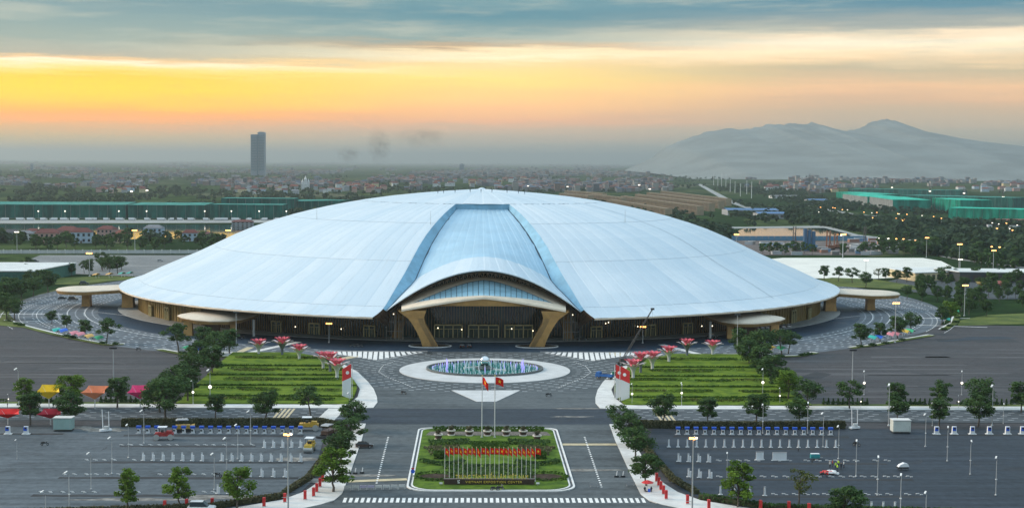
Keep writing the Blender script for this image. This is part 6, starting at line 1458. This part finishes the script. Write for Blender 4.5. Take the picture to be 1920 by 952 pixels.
# yards, roads and huts between the tree belts on the right
for i,ps in enumerate(([(1560,408),(1700,412),(1780,424),(1700,424),(1600,414)],[(1720,418),(1930,428),(1930,440),(1800,432)],[(1600,446),(1690,452),(1780,466),(1740,472),(1640,462)],[(1780,452),(1930,470),(1930,482),(1830,470)])):
    sheet('building_plot',pxpoly(ps),-.13,mat('plot_%d'%i,((.20,.17,.15),(.15,.17,.09),(.24,.22,.20),(.17,.17,.17))[i],.95,var=.5,scale=.03))
road('plot_road',[(1560,398),(1680,408),(1800,420),(1960,440)],9); road('plot_road',[(1600,456),(1720,470),(1800,486),(1960,506)],9)
rr=random.Random(41)
for k in range(64):
    px=rr.uniform(1570,1915); f=(px-1570)/345; pb=rr.choice((409+f*18,447+f*26,424+f*14))+rr.uniform(-3,5); g=G(px,pb); c=rr.choice(('a','b','c','d','a')); w_=rr.uniform(5,13)
    t_=thing('plot_hut',(g.x,g.y,-.1),'low hut or lorry on the plots between the tree belts','hut','huts between the tree belts',rz=rr.uniform(-.4,.4)); MB().box((0,0,1.5),(w_,3.4,3)).build('wall',mat('hut_'+c,{'a':(.45,.47,.50),'b':(.14,.26,.42),'c':(.30,.16,.12),'d':(.24,.22,.21)}[c],.7),t_); MB().box((0,0,3.1),(w_+.3,3.7,.25)).build('roof',mat('hut_roof',(.5,.5,.5),.7),t_)
for k in range(40):
    px=rr.uniform(1500,1915); f=(px-1500)/415; pb=rr.choice((396+f*42,408+f*40,452+f*36))+rr.uniform(-2,2); g=G(px,pb); h=9
    t_=thing('road_lamp',(g.x,g.y,0),'lit street lamp among the tree belts on the right','street lamp','street lamps among the tree belts'); MB().tube([(0,0,0),(0,0,h)],.12,5).build('pole',LAMPG,t_); MB().box((0,-.3,h),(1.3,.7,.6)).build('head',LITO if k%3 else LITW,t_)
# pale poles of a power line
for i,(px,pb,pt) in enumerate(((1338,350,325),(1346,350,328),(1353,352,324),(1361,350,327),(1369,360,336),(1378,362,340),(1388,368,344),(1400,364,338),(1409,372,340))):
    g=G(px,pb); h=(pb-pt)*MPP(g.y); t_=thing('power_pole',(g.x,g.y,0),'%s pale tall pole from the left beyond the beige terraces'%ords[i],'pole','pale tall poles'); MB().tube([(0,0,0),(0,0,h)],[.9,.5],6).build('shaft',mat('pale_pole_concrete',(.62,.64,.64),.7),t_); MB().box((0,0,h*.93),(5,.4,.4)).build('crossarm',MATS['pale_pole_concrete'],t_)
# lakeside road lamps and parked lorries
for i,px in enumerate((72,122,223,275,384,434,486,537)):
    g=G(px,412); h=(412-396)*MPP(g.y); t_=thing('lake_lamp',(g.x,g.y,0),'lit white lamp along the lakeside road, %s from the left'%ords[i],'street lamp','lamps along the lakeside road'); MB().tube([(0,0,0),(0,0,h)],.14,6).build('pole',LAMPG,t_); MB().lathe([(.01+.8*math.sin(PI*k/6),h-.8*math.cos(PI*k/6)) for k in range(7)],n=8).build('globe',LITW,t_)
rr=random.Random(5)
for k in range(24):
    px=8+k*22+rr.uniform(-8,8); g=G(px,413); t_=thing('lorry',(g.x,g.y,0),'pale lorry parked along the lakeside road','lorry','lorries parked along the lakeside road',rz=rr.choice((0,PI))); w_=rr.uniform(4.5,9); MB().box((0,0,1.9),(w_,2.4,2.6)).build('box',WHITE,t_); MB().box((w_/2+1.0,0,1.5),(1.8,2.3,2.0)).build('cab',WALK,t_); MB().box((.5,0,.4),(w_+2,2.0,.7)).build('wheels',TYRE,t_)
# far tower
g=G(484.5,329); Y=g.y; t_=thing('tower_block',(g.x,Y,0),'lone blue grey tower block rising above the horizon on the left','tower block')
mp=MPP(Y); TB=mat('tower_blue',(.20,.26,.33),.5); TG=mat('tower_glass',(.05,.13,.20),.3); W_=26*mp
MB().box((-W_*.27,0,76*mp/2),(W_*.46,W_*.6,76*mp)).build('left_wing',TB,t_); MB().extr([(0,0),(W_*.5,0),(W_*.5,79*mp),(W_*.40,81*mp),(W_*.12,81*mp),(0,80*mp)],-W_*.3,W_*.3).build('right_wing',TB,t_)
for k in range(22): 
    z=mp*(10+k*3.0); MB().box((-W_*.27,-W_*.31,z),(W_*.40,.6,mp*1.6)).build('window_band',TG,t_); MB().box((W_*.25,-W_*.31,z),(W_*.42,.6,mp*1.6)).build('window_band',TG,t_)
MB().box((0,-W_*.2,38*mp),(W_*.08,W_*.5,74*mp)).build('core',TG,t_)
for i,(px,pb,wpx,hpx) in enumerate(((60,322,5,14),(866,322,9,14),(1657,330,13,20),(1688,328,14,26),(1604,328,4,16),(1614,328,4,16),(1624,328,4,15),(1560,330,10,10))):
    g=G(px,pb); mp=MPP(g.y); t_=thing('far_block',(g.x,g.y,0),'%s hazy apartment block from the left on the horizon'%ords[i],'apartment block','hazy blocks on the horizon'); MB().box((0,0,hpx*mp/2),(wpx*mp,wpx*mp*.6,hpx*mp)).build('wall',TB,t_); MB().box((0,0,hpx*mp+mp*.6),(wpx*mp*.5,wpx*mp*.4,mp*1.2)).build('roof_house',TB,t_)
    for k in range(4): MB().box((0,-wpx*mp*.3-.5,hpx*mp*(k+1)/5.2),(wpx*mp*.85,.8,hpx*mp*.09)).build('window_band',TG,t_)
# smoke
def smoke(px,py,rx,rz_,Y,dens,col,label):
    c=px_at(px,py,Y); mp=MPP(Y); mb=MB(); rows=[]
    for k in range(9):
        a=PI*k/8; rows.append([(rx*mp*(math.sin(a)+.001)*math.cos(q)*(.6+.4*(1-math.cos(a))/2+.25*math.sin(3*q+k)),rx*mp*math.sin(a)*math.sin(q)*.7,-rz_*mp*math.cos(a)) for q in np.linspace(0,2*PI,13)[:-1]])
    mb.grid(rows,True); o=mb.build('smoke',[],loc=c,kind='stuff',smooth=True); o['label']=label; o['category']='smoke'
    m=bpy.data.materials.new('smoke_air'); m.use_nodes=True; t=NT(m.node_tree); t.nt.nodes.clear(); pv=t.n('ShaderNodeVolumePrincipled'); pv.inputs['Color'].default_value=(*col,1)
    tc_=t.n('ShaderNodeTexCoord'); n=t.noise(tc_.outputs['Object'],4.0/(rx*mp),4,.6); ln=t.n('ShaderNodeVectorMath',operation='LENGTH'); sc_=t.n('ShaderNodeMapping'); sc_.inputs['Scale'].default_value=(1/(rx*mp),1/(rx*mp),1/(rz_*mp)); t.l(tc_.outputs['Object'],sc_.inputs[0]); t.l(sc_.outputs[0],ln.inputs[0])
    d=t.math('MULTIPLY',t.rng(n,.42,.66),t.rng(ln.outputs['Value'],.25,.95,1,0)); t.l(t.math('MULTIPLY',d,dens),pv.inputs['Density']); o_=t.n('ShaderNodeOutputMaterial'); t.l(pv.outputs[0],o_.inputs['Volume']); o.data.materials.append(m)
smoke(654,290,30,20,6500,.012,(.13,.12,.11),'dark smoke puff above the horizon left of the crown'); smoke(712,274,30,44,6500,.012,(.14,.12,.11),'thin dark smoke column above the horizon'); smoke(790,258,70,26,6500,.004,(.2,.17,.15),'faint wide smoke drift right of the smoke column'); smoke(322,336,7,6,5200,.04,(.9,.9,.9),'white smoke puff over the fields at left')
# ------------------------------------------------------------------ wear on the asphalt: repair patches, tyre marks, dust, dark planting strips
rr=random.Random(77)
DKS=mat('tar_strip',(.018,.020,.024),.8,var=.5,scale=.5,stretch=(.15,1,1)); DST=mat('dust_film',(.20,.195,.18),.95,var=.4,scale=.4); TYM=mat('tyre_mark',(.030,.034,.040),.8); PALE=mat('worn_asphalt',(.068,.068,.072),.85,var=.4,scale=.3,stretch=(.1,1,1))
mb=MB()
for (x0,x1,py) in ((225,480,835),(170,570,865),(110,560,894),(60,480,927),(1250,1580,840),(1265,1660,867),(1285,1710,897),(1345,1730,929),(0,120,812),(232,570,815),(1262,1590,817),(1740,1930,814)):
    a,b_=G(x0,py),G(x1,py); n=14
    top=[(a.x+(b_.x-a.x)*k/n,a.y+.8+rr.uniform(-.25,.3)) for k in range(n+1)]; bot=[(p[0],a.y-1.3+rr.uniform(-.35,.3)) for p in top]
    mb.grid([[(*p,-.072) for p in bot],[(*p,-.072) for p in top]])
struct('dark_strips',mb,DKS)
mb=MB()
def blob(mb,px,py,rx,ry,z,n=18):
    g=G(px,py); P=[]
    for k in range(n):
        a=2*PI*k/n; q=rr.uniform(.6,1.1); P.append((g.x+rx*q*math.cos(a),g.y+ry*q*math.sin(a),z))
    mb.face(P)
for px,py,rx,ry in ((195,805,7,4),(150,800,5,2),(1070,780,7,1.2),(1090,765,9,1.0),(700,890,8,1.5),(1110,880,10,1.6),(430,930,14,2),(250,935,16,1.8),(560,860,6,3),(590,900,5,3)): blob(mb,px,py,rx,ry,-.068)
struct('dust_patches',mb,DST)
mb=MB()
for k in range(60):
    px,py=rr.choice(((rr.uniform(20,580),rr.uniform(815,930)),(rr.uniform(1260,1900),rr.uniform(830,940)),(rr.uniform(700,1120),rr.uniform(765,890)),(rr.uniform(20,300),rr.uniform(660,740))))
    if 760<px<1075 and py>795: continue
    g=G(px,py); r_=rr.uniform(6,30); a0=rr.random()*6.28; L_=rr.uniform(.4,1.3)
    pts=[(g.x+r_*(math.cos(a0+L_*q/10)-math.cos(a0)),g.y+r_*.6*(math.sin(a0+L_*q/10)-math.sin(a0))) for q in range(11)]
    zt=-.064 if py>760 else -.165
    ribbon(mb,pts,.28,zt); ribbon(mb,[(p[0]+.3,p[1]+1.5) for p in pts],.28,zt)
struct('tyre_marks',mb,TYM)
mb=MB()
for k in range(40):
    px,py=rr.choice(((rr.uniform(0,330),rr.uniform(620,745)),(rr.uniform(1520,1920),rr.uniform(650,745)))); g=G(px,py); L_=rr.uniform(8,45); w_=rr.uniform(.4,2.2)
    mb.quad((g.x-L_,g.y-w_,-.174),(g.x+L_,g.y-w_*.8,-.174),(g.x+L_*.9,g.y+w_,-.174),(g.x-L_*.95,g.y+w_*.7,-.174))
struct('worn_strips',mb,PALE)
mb=MB()
for ps in ([(1498,705),(1530,696),(1560,700),(1540,708),(1505,708)],[(1720,722),(1800,722),(1802,725),(1724,725)],[(1754,634),(1810,632),(1830,638),(1760,640)],[(1815,632),(1880,630),(1912,640),(1835,641)]): mb.face([(*G(*p).xy,-.172) for p in ps])
struct('asphalt_patches',mb,DKS)
# ------------------------------------------------------------------ labels that share words get their rank from the left
ONES=['','first','second','third','fourth','fifth','sixth','seventh','eighth','ninth','tenth','eleventh','twelfth','thirteenth','fourteenth','fifteenth','sixteenth','seventeenth','eighteenth','nineteenth']
TENS=['','','twenty','thirty','forty','fifty','sixty','seventy','eighty','ninety']; TENO=['','','twentieth','thirtieth','fortieth','fiftieth','sixtieth','seventieth','eightieth','ninetieth']
def ordinal(n): return ONES[n] if n<20 else TENO[n//10] if n%10==0 else TENS[n//10]+'-'+ONES[n%10]
bylab={}
for o in bpy.data.objects:
    if o.parent is None and o.get('label') and o.get('category'): bylab.setdefault(o['label'],[]).append(o)
for l,os_ in bylab.items():
    if 1<len(os_)<99:
        os_.sort(key=lambda o:(o.location.x-CAM_X)/max(1,o.location.y))
        for i,o in enumerate(os_):
            base=l.split(); o['label']=' '.join(base[:12])+', %s from left'%ordinal(i+1)
# ------------------------------------------------------------------ haze: one closed box of even, thin air round the whole site
mb=MB(); mb.box((0,30400,184),(121000,61600,372))
hz=mb.build('haze',[],kind='stuff')
m=bpy.data.materials.new('haze_air'); m.use_nodes=True; t=NT(m.node_tree); t.nt.nodes.clear()
pv=t.n('ShaderNodeVolumePrincipled'); pv.inputs['Color'].default_value=(.62,.70,.71,1); pv.inputs['Density'].default_value=6.5e-5; pv.inputs['Anisotropy'].default_value=0.45
o=t.n('ShaderNodeOutputMaterial'); t.l(pv.outputs[0],o.inputs['Volume']); hz.data.materials.append(m)
